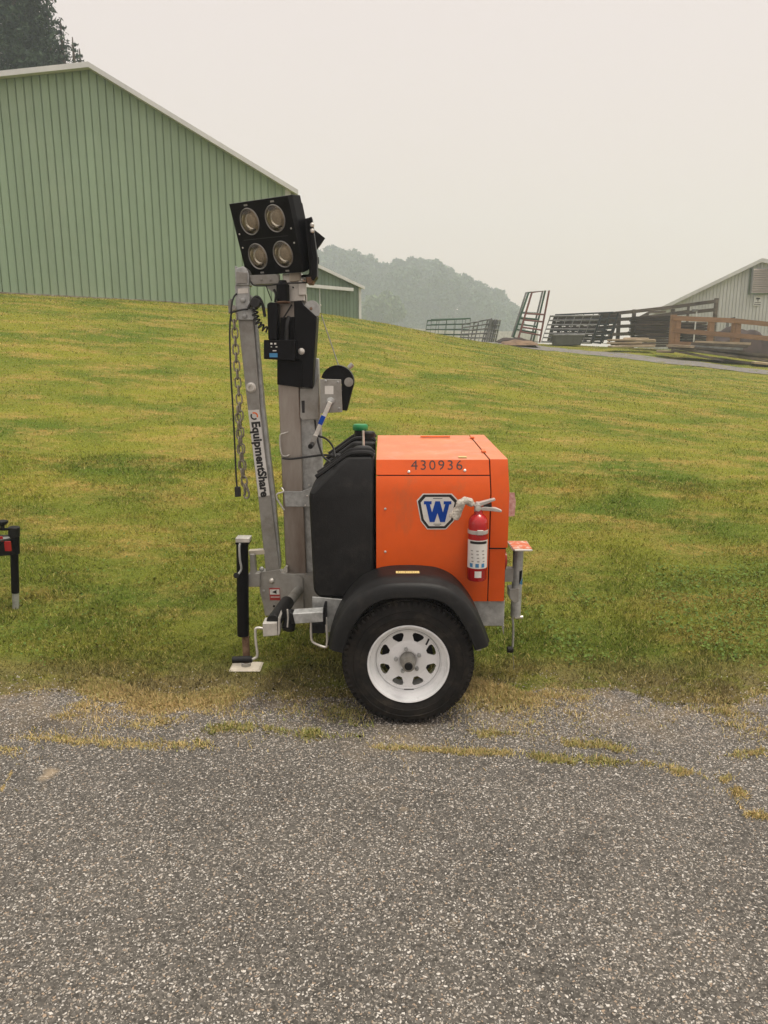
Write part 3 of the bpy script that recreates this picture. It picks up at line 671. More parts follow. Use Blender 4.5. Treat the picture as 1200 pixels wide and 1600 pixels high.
for i, (px, py) in enumerate(sil):
    if i in (14,): lab = 'rightmost hazy tree where the far wooded ridge drops to the gates'; gp = None
    else: lab = 'hazy grey green broadleaf tree on the skyline of the far wooded ridge'; gp = 'trees along the far wooded ridge'
    if i < 5: base.append(broadleaf('woodland_tree', lab, px, py+2, 300+random.uniform(-8, 8), 7.6, 35, M['wood'], i+3, gp))
    else:
        s = base[i % 5]; Y = 300+random.uniform(-8, 8); x, _, zt = W(px, py+2, Y); hh = 35*random.uniform(.75, 1.05) if i != 14 else 25
        k = hh/35; dup(s, (x, Y, zt-hh), lab, gp, rz=random.uniform(0, 6), scale=(k, k, k))
        if gp is None: pass
front = [(512, 425), (550, 430), (590, 440), (640, 440), (672, 446), (705, 452), (735, 462), (762, 472), (785, 488), (530, 465), (660, 482), (700, 488), (740, 495), (470, 430), (775, 503), (562, 412), (612, 424), (638, 418), (688, 426), (712, 436), (752, 456), (776, 470), (792, 482), (600, 480), (630, 470), (560, 480), (680, 465)]
for i, (px, py) in enumerate(front):
    s = base[(i*3+1) % 5]; Y = 272+random.uniform(-8, 8); x, _, zt = W(px, py, Y); k = random.uniform(.7, 1.0)
    dup(s, (x, Y, zt-35*k), 'hazy tree standing lower in front of the far wooded ridge', 'trees on the lower slope of the far ridge', rz=random.uniform(0, 6), scale=(k, k, k))
broadleaf('pale_tree', 'pale yellow green rounded tree at the foot of the hazy ridge beside the shed', 600, 456, 210, 7.2, 22, M['palewoodleaf'], 21, n=4600, size=.7)
x, _, zt = W(640, 514.5, 42)
q = MB(); q.prism([(x-2.0, zt-1.6), (x+2.6, zt-1.6), (x+2.6, zt-.12), (x+.2, zt+.06), (x-2.0, zt-.10)], 42, 46)
o = mesh_obj('low_shed', q, M['sheetwhite'], loc=(x, 46, zt-1.6)); tag(o, 'low white roof showing just over the grass crest left of the green gate', 'shed')
x, _, zt = W(672, 516, 47)
q = MB(); q.prism([(x-3.5, zt-1.6), (x+7, zt-1.6), (x+7, zt-.02), (x-3.5, zt)], 48.5, 50)
o = mesh_obj('white_trailer', q, M['sheetwhite'], loc=(x, 49, zt-1.6)); tag(o, 'long low white shape glimpsed through the bars of the green gate', 'trailer')

# ------------------------------------------------------------------ farm gates, fences, lumber
def bar_grid(name, label, quad, Y0, Y1, nh, nv, m, cat='gate', r=.031, vpos=None, group=None, depth_m=0, hpos=None):
    """tube gate whose corners are measured TL,TR,BR,BL; Y0 left depth, Y1 right depth (or per corner)"""
    Ys = (Y0, Y1, Y1, Y0) if not isinstance(Y0, tuple) else Y0
    c = [Vector(W(*p, y)) for p, y in zip(quad, Ys)]
    t = thing(name, label, cat, tuple((c[2]+c[3])/2), group)
    fr = smoothpath([], 1) if False else None
    mesh_obj('frame', MB().tube([c[0], c[1], c[2], c[3]], r*1.25, 8, closed=True), m, t)
    for v in (hpos or [i/(nh+1) for i in range(1, nh+1)]):
        mesh_obj('rail', MB().cyl(c[0].lerp(c[3], v), c[1].lerp(c[2], v), r, 7), m, t)
    for v in (vpos or [i/(nv+1) for i in range(1, nv+1)]):
        mesh_obj('brace', MB().bar(c[0].lerp(c[1], v)+Vector((0, -.02, 0)), c[3].lerp(c[2], v)+Vector((0, -.02, 0)), .05, .02, (0, 1, 0)), m, t)
    return t
bar_grid('farm_gate', 'green tubular farm gate standing just beyond the crest, furthest left', [(668, 501), (728, 498), (724, 531), (663, 529)], 36, 35.5, 3, 3, M['gategreen'])
bar_grid('farm_gate', 'second green tubular gate standing right behind the leftmost one', [(674, 499.5), (735, 497.5), (732, 532), (672, 530)], 37, 36.5, 3, 4, M['gategreen'])
bar_grid('farm_gate', 'grey galvanised gate in front, leaning low right of the green gates', [(723, 507), (748, 502), (741, 534), (719, 532)], 34, 33.6, 4, 1, M['gategrey'])
bar_grid('farm_gate', 'grey galvanised gate, middle one of the leaning grey gates', [(741, 504), (768, 498), (760, 535), (735, 534)], 33.8, 33.2, 4, 1, M['gategrey'])
for i in range(5):
    bar_grid('farm_gate', 'grey galvanised gate standing edge on in the tight stack', [(762+i*3.6, 500), (768+i*3.4, 500.5), (760+i*3.4, 536), (753+i*3.6, 536)], 33.4+i*.12, 34.6+i*.12, 4, 1, M['gategrey'], group='edge on grey gates in the stack')
def tall(label, tl, tr, br, bl, Y, m, hp):
    bar_grid('tall_gate', label, [tl, tr, br, bl], Y, Y, 0, 0, m, r=.035, hpos=hp, vpos=[.03, .97])
tall('green ended upright gate frame leaning tall above the soil heap', (826, 457), (852, 454), (833, 534), (802, 527), 32.6, M['gategreen'], [.45, .56, .70, .82])
tall('worn reddish upright gate frame leaning just right of the green one', (831, 457), (858, 454), (843, 535), (810, 528), 32.3, M['gatered'], [.46, .6, .76, .86])
tall('third upright gate frame with pale worn paint leaning behind the green one', (822, 457.5), (848, 454.5), (829, 533), (800, 526), 33.0, M['gategrey'], [.44, .58])
dk = 'dark gate leaning in the row left of the lumber, '
bar_grid('farm_gate', 'wide dark gate leaning furthest left in the row by the lumber', [(860, 494), (938, 493), (922, 536), (846, 534)], 32.5, 31.8, 5, 5, M['gategrey'], r=.032)
bar_grid('farm_gate', 'dark gate leaning behind the widest one beside the lumber', [(868, 492), (958, 488), (942, 535), (856, 533)], 32.9, 32.2, 4, 5, M['gatedark'], r=.03)
bar_grid('farm_gate', 'steep short dark gate leaning against the wide ones', [(939, 493), (953, 491), (938, 537), (924, 537)], 31.7, 31.6, 5, 0, M['gatedark'], r=.028, vpos=[.02, .98])
bar_grid('farm_gate', 'steep short dark gate furthest right, nearest the board fence', [(953, 490), (966, 489), (951, 537), (938, 537)], 31.5, 31.4, 5, 0, M['gatedark'], r=.028, vpos=[.02, .98])
for k_, (lab_, xs_, dy_) in enumerate((('row of dark slatted pallets leaning behind the widest grey gate', (866, 934), 0), ('dark slatted pallet leaning between the steep short gates', (934, 962), -1))):
    pt_ = thing('slatted_pallet', lab_, 'pallet', W(sum(xs_)/2, 536, 33.4))
    for yy in (495.5, 504, 512.5, 521, 529.5):
        sh = (529.5-yy)*.30; mesh_obj('slat', MB().bar(W(xs_[0]-8+sh, yy+1.5+dy_, 33.4), W(xs_[1]-8+sh, yy-.8+dy_, 33.2), .165, .03), M['darkwood'], pt_)
    nst = int((xs_[1]-xs_[0])/11)
    for j in range(nst+1):
        xx = xs_[0]+j*(xs_[1]-xs_[0])/nst; mesh_obj('stringer', MB().bar(W(xx+2, 493.5+dy_, 33.45), W(xx-9, 534+dy_, 33.45), .08, .13, (0, 1, 0)), M['darkwood'], pt_)
# grey bin
x, y, z = W(885, 538, 32.2); gz = Tz(x, y)+.02
bn = thing('plastic_bin', 'grey plastic trough standing in front of the dark leaning gates', 'bin', (x, y, gz))
mesh_obj('tub', MB().hull([(x+a*.52, y+b*.35, gz) for a in (-1, 1) for b in (-1, 1)]+[(x+a*.62, y+b*.42, gz+.42) for a in (-1, 1) for b in (-1, 1)]), M['bin'], bn, bevel=.03)
mesh_obj('rim', MB().tube([(x-.64, y-.44, gz+.42), (x+.64, y-.44, gz+.42), (x+.64, y+.44, gz+.42), (x-.64, y+.44, gz+.42)], .03, 6, closed=True), M['gategrey'], bn)
# soil heap with dark sheet
def heap(name, label, cat, px0, px1, pyb, Y, h, m, seed, dpt=1.2):
    xa, xb = W(px0, pyb, Y)[0], W(px1, pyb, Y)[0]; cx = (xa+xb)/2; rx = (xb-xa)/2; z0 = Tz(cx, Y)-.05; q = MB(); nx, ny = 18, 10; vs = []
    for i in range(nx+1):
        for j in range(ny+1):
            u, v = i/nx*2-1, j/ny*2-1; d = max(0, 1-u*u)**.5*max(0, 1-v*v)**.5
            vs.append((cx+rx*u, Y+dpt*v, z0+h*d**.7*(1+.10*math.sin(i*.9+seed)+.08*math.sin(j*1.3+i*.4))))
    q.add(vs, [(i*(ny+1)+j, (i+1)*(ny+1)+j, (i+1)*(ny+1)+j+1, i*(ny+1)+j+1) for i in range(nx) for j in range(ny)])
    o = mesh_obj(name, q, m, loc=(cx, Y, z0)); return tag(o, label, cat)
heap('soil_heap', 'brown soil heap under the tall leaning gate frames', 'heap', 780, 835, 537, 32.0, .22, M['soil'], 1)
heap('dark_sheet_heap', 'crumpled dark sheet lying on the soil heap by the gates', 'sheet', 773, 832, 533, 32.6, .30, M['tarp'], 4, .7)
heap('brown_heap', 'dark reddish brown mulch heap between brown fence and pale barn', 'heap', 1105, 1185, 541, 33, 1.05, M['tarp'], 2, 1.6)
# weathered grey board fence
def fence(name, label, posts, rails, Yf, m, pw=.14, rh=.14, topf=None, railname='rail'):
    x, y, z = W(posts[0][0], posts[0][2], Yf(posts[0][0])); t = thing(name, label, 'fence', (x, y, z))
    for px, p0, p1 in posts:
        Y = Yf(px); a = Vector(W(px, p0, Y)); b = Vector(W(px, p1, Y)); mesh_obj('post', MB().box((a+b)/2, (pw, pw, a.z-b.z)), m, t, bevel=.008, seg=1)
    for pts in rails:
        for (xa, ya), (xb, yb) in zip(pts[:-1], pts[1:]):
            a = Vector(W(xa, ya, Yf(xa)-.10)); b = Vector(W(xb, yb, Yf(xb)-.10)); mesh_obj(railname, MB().bar(a, b, rh, .04), m, t)
    return t
Yg = lambda px: 33-.0075*(px-930)
fence('board_fence', 'weathered grey board fence rising towards the pale barn', [(989, 483.5, 545), (1049, 483, 545), (1116, 466, 548), (966, 488, 540)],
      [[(935, 492), (989, 487), (1050, 480), (1116, 471)], [(950, 500), (989, 498), (1050, 491), (1116, 484)], [(950, 511), (989, 509), (1030, 506)], [(950, 523), (989, 521), (1030, 519)]], Yg, M['oldwood'])
q = fence('brace_rail_fence', 'thin dark rail fence behind the board fence against the pale barn', [(1073, 478, 545), (1010, 488, 540)], [[(985, 503), (1015, 488), (1040, 487)], [(1010, 495), (1073, 486)]], lambda p: 35, M['oldwood'], .1, .1)
# stacked dark boards between
st = thing('dark_board_stack', 'tall stack of dark wet boards behind the brown fence post', 'lumber', W(1022, 545, 31.3))
k0 = None
for i in range(13):
    yy = 541-i*3.7; Y = 31.3
    a = Vector(W(990+random.uniform(-4, 3), yy, Y)); b = Vector(W(1046+random.uniform(-2, 2), yy-.6, Y))
    mesh_obj('board', MB().bar(a, b, .075, .9), M['darkwood'], st)
st = thing('dark_board_stack', 'lower stack of dark boards seen through the brown rail fence', 'lumber', W(1085, 545, 31.5))
for i in range(9):
    yy = 541-i*4.4
    a = Vector(W(1058+random.uniform(-3, 3), yy, 31.5)); b = Vector(W(1106+random.uniform(-4, 4)-i*1.2, yy, 31.5))
    mesh_obj('board', MB().bar(a, b, .09, .9), M['darkwood'], st)
# pale lumber stack
st = thing('pale_lumber_stack', 'short loose stack of pale sawn slabs on the grass beside the path', 'lumber', W(988, 543, 29.6))
for i, (xa, xb, yy) in enumerate([(953, 1020, 541.5), (956, 1022, 538), (951, 1000, 536), (962, 1023, 534), (952, 990, 531.5), (972, 1021, 531), (975, 1012, 528.8)]):
    mesh_obj('slab', MB().bar(W(xa, yy, 29.6+random.uniform(-.15, .15)), W(xb, yy+random.uniform(-.8, .8), 29.5), .07, .55), M['palewood'], st, bevel=.015, seg=1)
# brown rail fence
Yb = lambda px: 28.6-.004*(px-1050)
fence('brown_rail_fence', 'new brown two rail timber fence running off the right edge', [(1051, 492, 543), (1058, 495, 540), (1110, 497, 540), (1147, 500, 541), (1151.5, 501, 539), (1232, 504, 550)],
      [[(1052, 497), (1147, 501), (1235, 510)], [(1052, 516), (1147, 524), (1235, 532)], [(1052, 537), (1147, 540)]], Yb, M['newwood'], .19, .17)
# long low stack of weathered planks
st = thing('plank_pile', 'long low pile of weathered grey planks in front of the brown fence', 'lumber', W(1120, 560, 27.3))
for i, (xa, ya, xb, yb, mm) in enumerate([(1049, 547, 1130, 563, 'oldwood'), (1110, 559, 1200, 571, 'oldwood'), (1049, 543, 1150, 557, 'oldwood'), (1085, 548, 1215, 566, 'oldwood'),
        (1060, 541, 1160, 551, 'oldwood'), (1100, 546, 1205, 556, 'oldwood'), (1080, 537, 1168, 541, 'oldwood'), (1086, 534.5, 1172, 537.5, 'palewood'), (1078, 541, 1160, 545.5, 'gategrey'), (1130, 553, 1212, 560, 'oldwood'),
        (1048, 540, 1085, 542, 'palewood')]):
    mesh_obj('plank', MB().bar(W(xa, ya, 27.6-.002*(xa-1050)), W(xb, yb, 27.1-.002*(xb-1050)), .085, .8), M[mm], st)
st = thing('flat_slab', 'single pale slab on the grass at the left end of the plank pile', 'lumber', W(1038, 550, 28))
mesh_obj('slab', MB().bar(W(1027, 549, 28), W(1052, 550, 27.9), .09, .5), M['palewood'], st, bevel=.02)
st = thing('flat_slab', 'single pale slab on the grass at the right end of the plank pile', 'lumber', W(1190, 570, 26.4))
mesh_obj('slab', MB().bar(W(1176, 566.5, 26.4), W(1216, 570, 26.2), .09, .5), M['palewood'], st, bevel=.02)
# floodlight on post by barn and white water pipe
x, y, z = W(1133, 545, 34.5)
fl = thing('yard_lamp', 'small floodlight on a grey post in front of the pale barn wall', 'lamp', (x, y, z))
zt = W(1133, 503, 34.5)[2]
mesh_obj('post', MB().bx(x-.05, x+.05, y-.05, y+.05, z, zt), M['gategrey'], fl)
mesh_obj('lamp_head', MB().hull([(x-.1, y-.1, zt), (x+.28, y-.12, zt+.22), (x+.22, y-.12, zt-.05), (x-.1, y+.1, zt+.05), (x+.28, y+.1, zt+.2), (x-.05, y-.1, zt+.14)]), M['gatedark'], fl)
x, y, z = W(1083, 540, 30.8); zt = W(1083, 485, 30.8)[2]
hy = thing('water_hydrant', 'thin pale yard hydrant pipe standing behind the brown fence', 'hydrant', (x, y, z))
mesh_obj('pipe', MB().cyl((x, y, z), (x+.03, y, zt), .028, 8), M['sheetwhite'], hy)
mesh_obj('head', MB().box((x-.04, y, zt), (.22, .08, .09)), M['gategrey'], hy)

exec_marker = None
# ------------------------------------------------------------------ light tower trailer
TX, TY = 0.0, 3.93
tw = thing('light_tower', 'orange towable light tower with galvanised mast and black lamp head on the grass edge', 'light tower', (0.1, TY, 0))
def P(name, mb, m, parent=tw, **k): return mesh_obj(name, mb, M[m] if isinstance(m, str) else m, parent, **k)
XL, XS, XR = -.037, .503, .59
Zb, Zm, Zt, Ztf = .519, 1.055, 1.202, 1.226
YN, YF = 3.42, 4.44
# canopy core
core = P('canopy', MB().prismx([(YN+.006, Zb), (YN+.006, Zm), (3.506, Zt-.006), (4.36, Ztf-.006), (YF-.006, Zm), (YF-.006, Zb)], XL+.006, XR-.006), 'darkgap')
def offs(pr, t):
    out = []
    for i, p in enumerate(pr):
        n = Vector((0, 0)); 
        for a, b in ((i-1, i), (i, i+1)):
            if a >= 0 and b < len(pr):
                d = Vector(pr[b])-Vector(pr[a]); d.normalize(); n += Vector((d.y, -d.x))
        n.normalize(); out.append((p[0]+n.x*t, p[1]+n.y*t))
    return out
def panel(name, pr, x0, x1, t=.006, parent=core, m='orange'):
    inner = offs(pr, t); return P(name, MB().prismx(pr+inner[::-1], x0, x1), m, parent, bevel=.0018, seg=2)
fr = (Zt-Zm); ys = YN+.08*.52; zs = Zm+fr*.52
g2 = .0022
hood = panel('hood_panel', [(ys+.001, zs+g2), (3.50, Zt-.001)], XL, XS-g2)
roofp = panel('roof_panel', [(3.501, Zt), (4.36, Ztf), (YF-.04, Zm+.08)], XL, XS-g2, m='orange_roof_sheen')
panel('side_panel', [(YN, Zb), (YN, Zm), (ys-.001, zs-g2)], XL, XS-g2)
panel('side_panel', [(YF-.04, Zm+.075), (YF, Zm), (YF, Zb)], XL, XS-g2)
zl = W(790, 857, 3.42)[2]
rp_ = panel('rear_cowl', [(YN-.004, zl+.004), (YN-.004, Zm), (3.497, Zt+.002)], XS+g2, XR)
panel('rear_roof_panel', [(3.498, Zt+.003), (4.36, Ztf+.003), (YF+.004, Zm), (YF+.004, zl+.004)], XS+g2, XR, m='orange_roof_sheen')
panel('lower_rear_panel', [(YN, Zb), (YN, zl-.004)], XS+g2, XR-.008)
panel('lower_rear_panel', [(YF, zl-.004), (YF, Zb)], XS+g2, XR-.008)
P('rear_door', MB().prismx([(YN+.01, zl+.004), (YN+.01, Zm), (3.51, Zt-.005), (4.35, Ztf-.005), (YF-.01, Zm), (YF-.01, zl+.004)], XR-.004, XR+.002), 'orange', core)
P('lower_rear_door', MB().bx(XR-.012, XR-.006, YN+.01, YF-.01, Zb, zl-.004), 'orange', core)
# bolts
def bolt(p, nrm=(0, -1, 0), r=.006, m='bright', parent=tw, h=.004):
    return P('bolt', MB().lathe([(r, 0), (r*.95, h*.6), (r*.5, h)], p, nrm, 10, caps=True), m, parent, smooth=50)
for px, py in ((602, 795), (602, 862)): bolt((W(px, py, YN-.001)[0], YN-.001, W(px, py, YN)[2]), parent=core)
for px, py in ((639, 738), (727, 736)): p = W(px, py, 3.455); bolt((p[0], 3.42+.08*(p[2]-Zm)/fr-.0005, p[2]), (0, -.88, .48), .007, parent=core)
# handle slot and catches on roof
p = W(679, 681, 4.31); P('roof_handle', MB().bx(p[0]-.085, p[0]+.085, 4.24, 4.262, 1.2265, 1.2345), 'orangeglow', hood, bevel=.002)
p = W(723, 713, 3.56); P('roof_decal', MB().bx(p[0]-.022, p[0]+.018, 3.535, 3.57, 1.206, 1.2085), 'yellow', hood)
for px, py, Y in ((739, 683, 4.22), (757, 705, 3.72)): x = W(px, py, Y)[0]; P('hinge', MB().bx(XS-.009, XS+.010, Y-.03, Y+.03, 1.203+.027*(Y-3.5)/.86, 1.2115+.027*(Y-3.5)/.86), 'orangeglow', core, bevel=.002)
# stencilled unit number
q = MB(); p = Vector(W(683, 729.5, 3.468)); upv = Vector((0, .48, .88))
place2d(q, text_mesh('430936', .070, .0006, -.0003, 1.22), Vector((p.x, 3.42+.08*(p.z+.004-Zm)/fr-.0006, p.z+.004)), (1, 0, 0), upv); P('unit_number', q, 'black', core, smooth=0)
q = MB()
# W badge
def badge(scale, y, m, name):
    c = W(683.5, 799.5, YN); pts = [(-31, 17), (-22, 27.5), (21, 27.5), (31, 17), (25, -14), (13, -27), (-15, -27), (-25, -14)]
    k = .00300*scale; return P(name, MB().prism([(c[0]+x*k, c[2]+z*k) for x, z in pts], y, y+.0008), m, core, smooth=0)
badge(1.06, YN-.0009, 'white', 'badge_rim'); badge(1.0, YN-.0018, 'black', 'badge_border'); bd = badge(.86, YN-.0027, 'white', 'badge')
c = W(683.5, 799.5, YN); k = .00300
half = [(-21.5, 17), (-21.5, 12), (-18.5, 12), (-12, -16.5), (-4.5, -16.5), (0, -2), (4.5, -16.5), (12, -16.5), (18.5, 12), (21.5, 12), (21.5, 17), (9.5, 17), (9.5, 12), (12, 12), (8.6, -1), (3.6, 17), (-3.6, 17), (-8.6, -1), (-12, 12), (-9.5, 12), (-9.5, 17)]
q = MB(); place2d(q, curve_loops([[(x*k, z*k) for x, z in half]], .0008), (c[0], YN-.0032, c[2])); P('badge_letter', q, 'blue', core, smooth=0)
q = MB(); q.bx(c[0]-.022, c[0]+.022, YN-.0033, YN-.0028, c[2]+.063, c[2]+.0655); q.bx(c[0]-.018, c[0]+.018, YN-.0033, YN-.0028, c[2]-.061, c[2]-.0585); q.bx(c[0]-.012, c[0]+.012, YN-.0033, YN-.0028, c[2]-.067, c[2]-.0652)
P('badge_caption', q, 'black', core, smooth=0)

# fuel tank, two lobes with recess between
def lobe(y0, y1, near):
    yo, yi = (y0, y1) if near else (y1, y0); s = 1 if near else -1; ins = .075*s
    x0, x1 = -.355, -.048; pts = []
    for y in (yo, yi):
        top = y+ins if y == yo else y
        pts += [(x1, y, .535), (-.315, y, .535), (-.342, y, .565), (x0, y, 1.03), (x1, y, 1.05), (-.352, y, 1.05)]
        pts += [(-.333, top-.02*s*(y == yo), 1.10), (-.168, top, 1.222), (x1, top, 1.222)]
    return pts
tank = P('fuel_tank', MB().hull(lobe(3.42, 3.79, True)), 'blackplastic', bevel=.022, seg=4)
P('tank_lobe', MB().hull(lobe(4.07, 4.44, False)), 'blackplastic', tank, bevel=.022, seg=4)
P('tank_saddle', MB().hull([(-.048, 3.77, .55), (-.33, 3.77, .55), (-.345, 3.77, 1.04), (-.18, 3.77, 1.175), (-.048, 3.77, 1.175), (-.048, 4.09, .55), (-.33, 4.09, .55), (-.345, 4.09, 1.04), (-.18, 4.09, 1.175), (-.048, 4.09, 1.175)]), 'cream', tank, bevel=.01)
for yy in (3.505, 3.62, 4.13, 4.355):
    P('tank_rib', MB().tube(smoothpath([(-.325, yy, 1.115), (-.25, yy, 1.168), (-.175, yy, 1.222), (-.14, yy, 1.232), (-.07, yy, 1.232), (-.052, yy, 1.215)], 4), .013, 8), 'blackplastic', tank)
p = W(573, 704, 3.70); P('tank_port', MB().lathe([(.045, 0), (.045, .018), (.035, .024), (.0, .026)], (-.105, 3.66, 1.222), n=24), 'blackplastic', tank)
p = W(563, 673, 4.25); fx = p[0]
P('filler_neck', MB().lathe([(.034, 0), (.034, .045), (.03, .05)], (fx, 4.25, 1.222), n=24), 'blackplastic', tank)
P('green_filler_cap', MB().lathe([(.042, 0), (.044, .004), (.044, .024), (.038, .033), (0, .035)], (fx, 4.25, 1.268), n=24), 'green', tank)
P('black_filler_cap', MB().lathe([(.036, 0), (.036, .04), (.03, .048), (0, .05)], (W(576, 675, 4.15)[0], 4.15, 1.222), n=24), 'blackplastic', tank)
a = W(568.5, 700, 3.84); b = W(567.5, 673, 3.84); P('fuel_gauge_rod', MB().cyl((a[0], 3.84, 1.17), b, .006, 8), 'bright', tank)

# chassis
frame = P('chassis_frame', MB().bx(-.33, XR+.0, YN+.02, YN+.07, .385, .517), 'galv', bevel=.004)
P('frame_rail', MB().bx(-.33, XR, YF-.07, YF-.02, .385, .517), 'galv', frame, bevel=.004)
P('cross_member', MB().bx(-.33, -.27, YN+.07, YF-.07, .40, .5), 'galv', frame)
P('cross_member', MB().bx(XR-.05, XR, YN+.07, YF-.07, .40, .515), 'galv', frame)
P('axle', MB().bx(.08, .15, 3.36, 4.5, .26, .33), 'galvdirty', frame)
P('floor_pan', MB().bx(-.26, XR-.06, YN+.08, YF-.08, .505, .516), 'darkgap', frame)
a = W(487, 932, 3.44); P('frame_plate', MB().prism([(W(x, y, 3.41)[0], W(x, y, 3.41)[2]) for x, y in ((488, 932), (600, 942), (600, 950), (530, 985), (508, 988), (488, 960))], 3.405, 3.412), 'galv', frame, bevel=.002)

# fender
cx, cz = .112, .300
fo = [(512, 1015), (519, 991), (530, 967), (546, 944), (566, 926), (590, 915), (612, 911), (640, 910), (668, 911), (692, 915), (714, 926), (732, 944), (747, 966), (758, 989), (766, 1010)]
path = smoothpath([W(x, y, 3.15) for x, y in fo], 4)
ctr = Vector((cx, 3.15, cz+.02))
def fsweep(prof):
    N = len(path); vs = []; m_ = len(prof)
    for p in path:
        rad = (p-ctr); rad.y = 0; rad.normalize()
        for (dy, dr) in prof: vs.append(Vector((p.x, 3.15+dy, p.z))+rad*dr)
    fs = [(i*m_+k, i*m_+(k+1) % m_, (i+1)*m_+(k+1) % m_, (i+1)*m_+k) for i in range(N-1) for k in range(m_)]
    fs += [tuple(range(m_)), tuple((N-1)*m_+k for k in range(m_-1, -1, -1))]
    return MB().add(vs, fs)
outer = [(.265, .004), (.12, .006), (.055, .006), (.045, -.002), (.020, -.004), (.006, -.012), (-.004, -.028), (-.010, -.050), (-.012, -.066), (-.006, -.072)]
inner = [(.000, -.062), (.004, -.045), (.012, -.026), (.025, -.016), (.055, -.008), (.265, -.006)]
fender = P('fender', fsweep(outer+inner), 'blackplastic', smooth=50)
p = W(637, 903, 3.27); P('fender_sticker', MB().box((p[0], 3.285, path[len(path)//2].z+.0068), (.108, .034, .0012)), 'yellow', fender)
q = MB()
for i_ in range(9): q.box((p[0]-.042+i_*.0105, 3.285, path[len(path)//2].z+.0078), (.006, .004 if i_ % 3 else .010, .0004))
P('sticker_print', q, 'black', fender, smooth=0)
p = W(637, 916, 3.165); P('fender_clip', MB().box((p[0], 3.168, p[2]-.004), (.085, .02, .018)), 'blackmetal', fender, bevel=.004)

# wheels
def wheel(yface, sgn):
    wl = P('wheel', MB().cyl((cx, yface+sgn*.12, cz), (cx, yface+sgn*.18, cz), .12, 32), 'darkgap', tw)
    prof = [(.188, .012), (.200, .004), (.215, .000), (.240, -.002), (.262, .004), (.282, .014), (.294, .026), (.300, .036), (.302, .062), (.303, .095), (.302, .128), (.300, .154), (.294, .166), (.282, .178), (.240, .192), (.20, .188), (.19, .18)]
    ax = (0, sgn, 0)
    ty = P('tyre', MB().lathe(prof, (cx, yface, cz), ax, 96), 'rubber', wl, smooth=25)
    q = MB()
    for k in range(64):                              # tread blocks and shoulder lugs
        a = 2*math.pi*k/64
        for (h, ww, da, rr) in ((.042, .026, 0, .3015), (.078, .024, .04, .3045), (.112, .024, 0, .3045), (.148, .026, .04, .3015)):
            aa = a+da; c_ = Vector((cx+math.cos(aa)*rr, yface+sgn*h, cz+math.sin(aa)*rr))
            q.box(c_, (.007, ww, .0245), Matrix.Rotation(-aa, 3, 'Y'))
        for rr2 in (.2885,):
            c_ = Vector((cx+math.cos(a)*rr2, yface+sgn*.018, cz+math.sin(a)*rr2)); q.box(c_, (.020, .010, .013), Matrix.Rotation(-a, 3, 'Y'))
    tr = P('tread', q, 'rubber', wl, smooth=0); tr['kind'] = 'stuff'
    for rr in (.252, .222): P('sidewall_ring', MB().lathe([(rr, -.0005), (rr+.0015, -.0035), (rr+.004, -.0035), (rr+.0055, -.0005)], (cx, yface, cz), ax, 96), 'rubber', wl)
    # rim barrel
    P('rim', MB().lathe([(.186, .012), (.190, .006), (.187, .000), (.181, .002), (.178, .010), (.175, .030), (.168, .038), (.158, .042), (.153, .052), (.149, .062), (.1485, .160), (.186, .172)], (cx, yface, cz), ax, 96), 'rimwhite', wl, smooth=30)
    # disc with 8 rounded trapezoid holes
    loops = [[(math.cos(2*math.pi*i/96)*.147, math.sin(2*math.pi*i/96)*.147) for i in range(96)], [(math.cos(2*math.pi*i/32)*.037, math.sin(2*math.pi*i/32)*.037) for i in range(32)]]
    for k in range(8):
        a = 2*math.pi*(k+.5)/8; ca, sa = math.cos(a), math.sin(a)
        lp = [(.094, -.008), (.102, -.015), (.117, -.0265), (.127, -.0270), (.1330, -.020), (.1355, .0), (.1330, .020), (.127, .0270), (.117, .0265), (.102, .015), (.094, .008)]
        loops.append([(u*ca-v*sa, u*sa+v*ca) for u, v in lp])
    v, f = curve_loops(loops, .004)
    dv = []
    for x, z, t in v:
        r_ = math.hypot(x, z); dish = 0.0
        dv.append((cx+x, yface+sgn*(.068-dish)+t, cz+z))
    P('wheel_disc', MB().add(dv, f), 'rimwhite', wl, smooth=40)
    P('disc_boss', MB().lathe([(.094, .0662), (.088, .0625), (.078, .0605), (.062, .0585), (.050, .0575), (.044, .0585), (.040, .062)], (cx, yface, cz), ax, 64), 'rimwhite', wl, smooth=60)
    P('disc_edge', MB().lathe([(.1385, .0662), (.142, .0605), (.1462, .0570), (.1485, .0600)], (cx, yface, cz), ax, 96), 'rimwhite', wl, smooth=60)
    P('hub', MB().lathe([(.0375, .075), (.037, .030), (.033, .018), (.030, .0), (.029, -.012), (.019, -.014)], (cx, yface, cz), ax, 32), 'galvdirty', wl)
    P('hub_cap', MB().lathe([(.0185, -.010), (.0185, -.019), (.015, -.022), (0, -.022)], (cx, yface, cz), ax, 24), 'blackplastic', wl)
    for k in range(5):
        a = R(100+72*k); P('lug_nut', MB().lathe([(.0095, .059), (.0095, .042), (.006, .036), (0, .035)], (cx+.057*math.cos(a), yface, cz+.057*math.sin(a)), ax, 6), 'galv', wl, smooth=20)
    a = R(48); P('valve_stem', MB().cyl((cx+.142*math.cos(a), yface+sgn*.05, cz+.142*math.sin(a)), (cx+.122*math.cos(a), yface+sgn*.022, cz+.122*math.sin(a)), .0045, 8), 'cable', wl)
    P('weld_gap', MB().lathe([(.1462, .0635), (.1478, .0625), (.1490, .064)], (cx, yface, cz), ax, 96), 'galvdirty', wl)
    P('balance_weight', MB().box((cx+.005, yface+sgn*.060, cz-.1462), (.045, .008, .003)), 'blackmetal', wl)
wheel(3.167, 1); wheel(4.69, -1)
fender2 = fender.copy(); C.objects.link(fender2); fender2.scale = (1, -1, 1); fender2.parent = tw

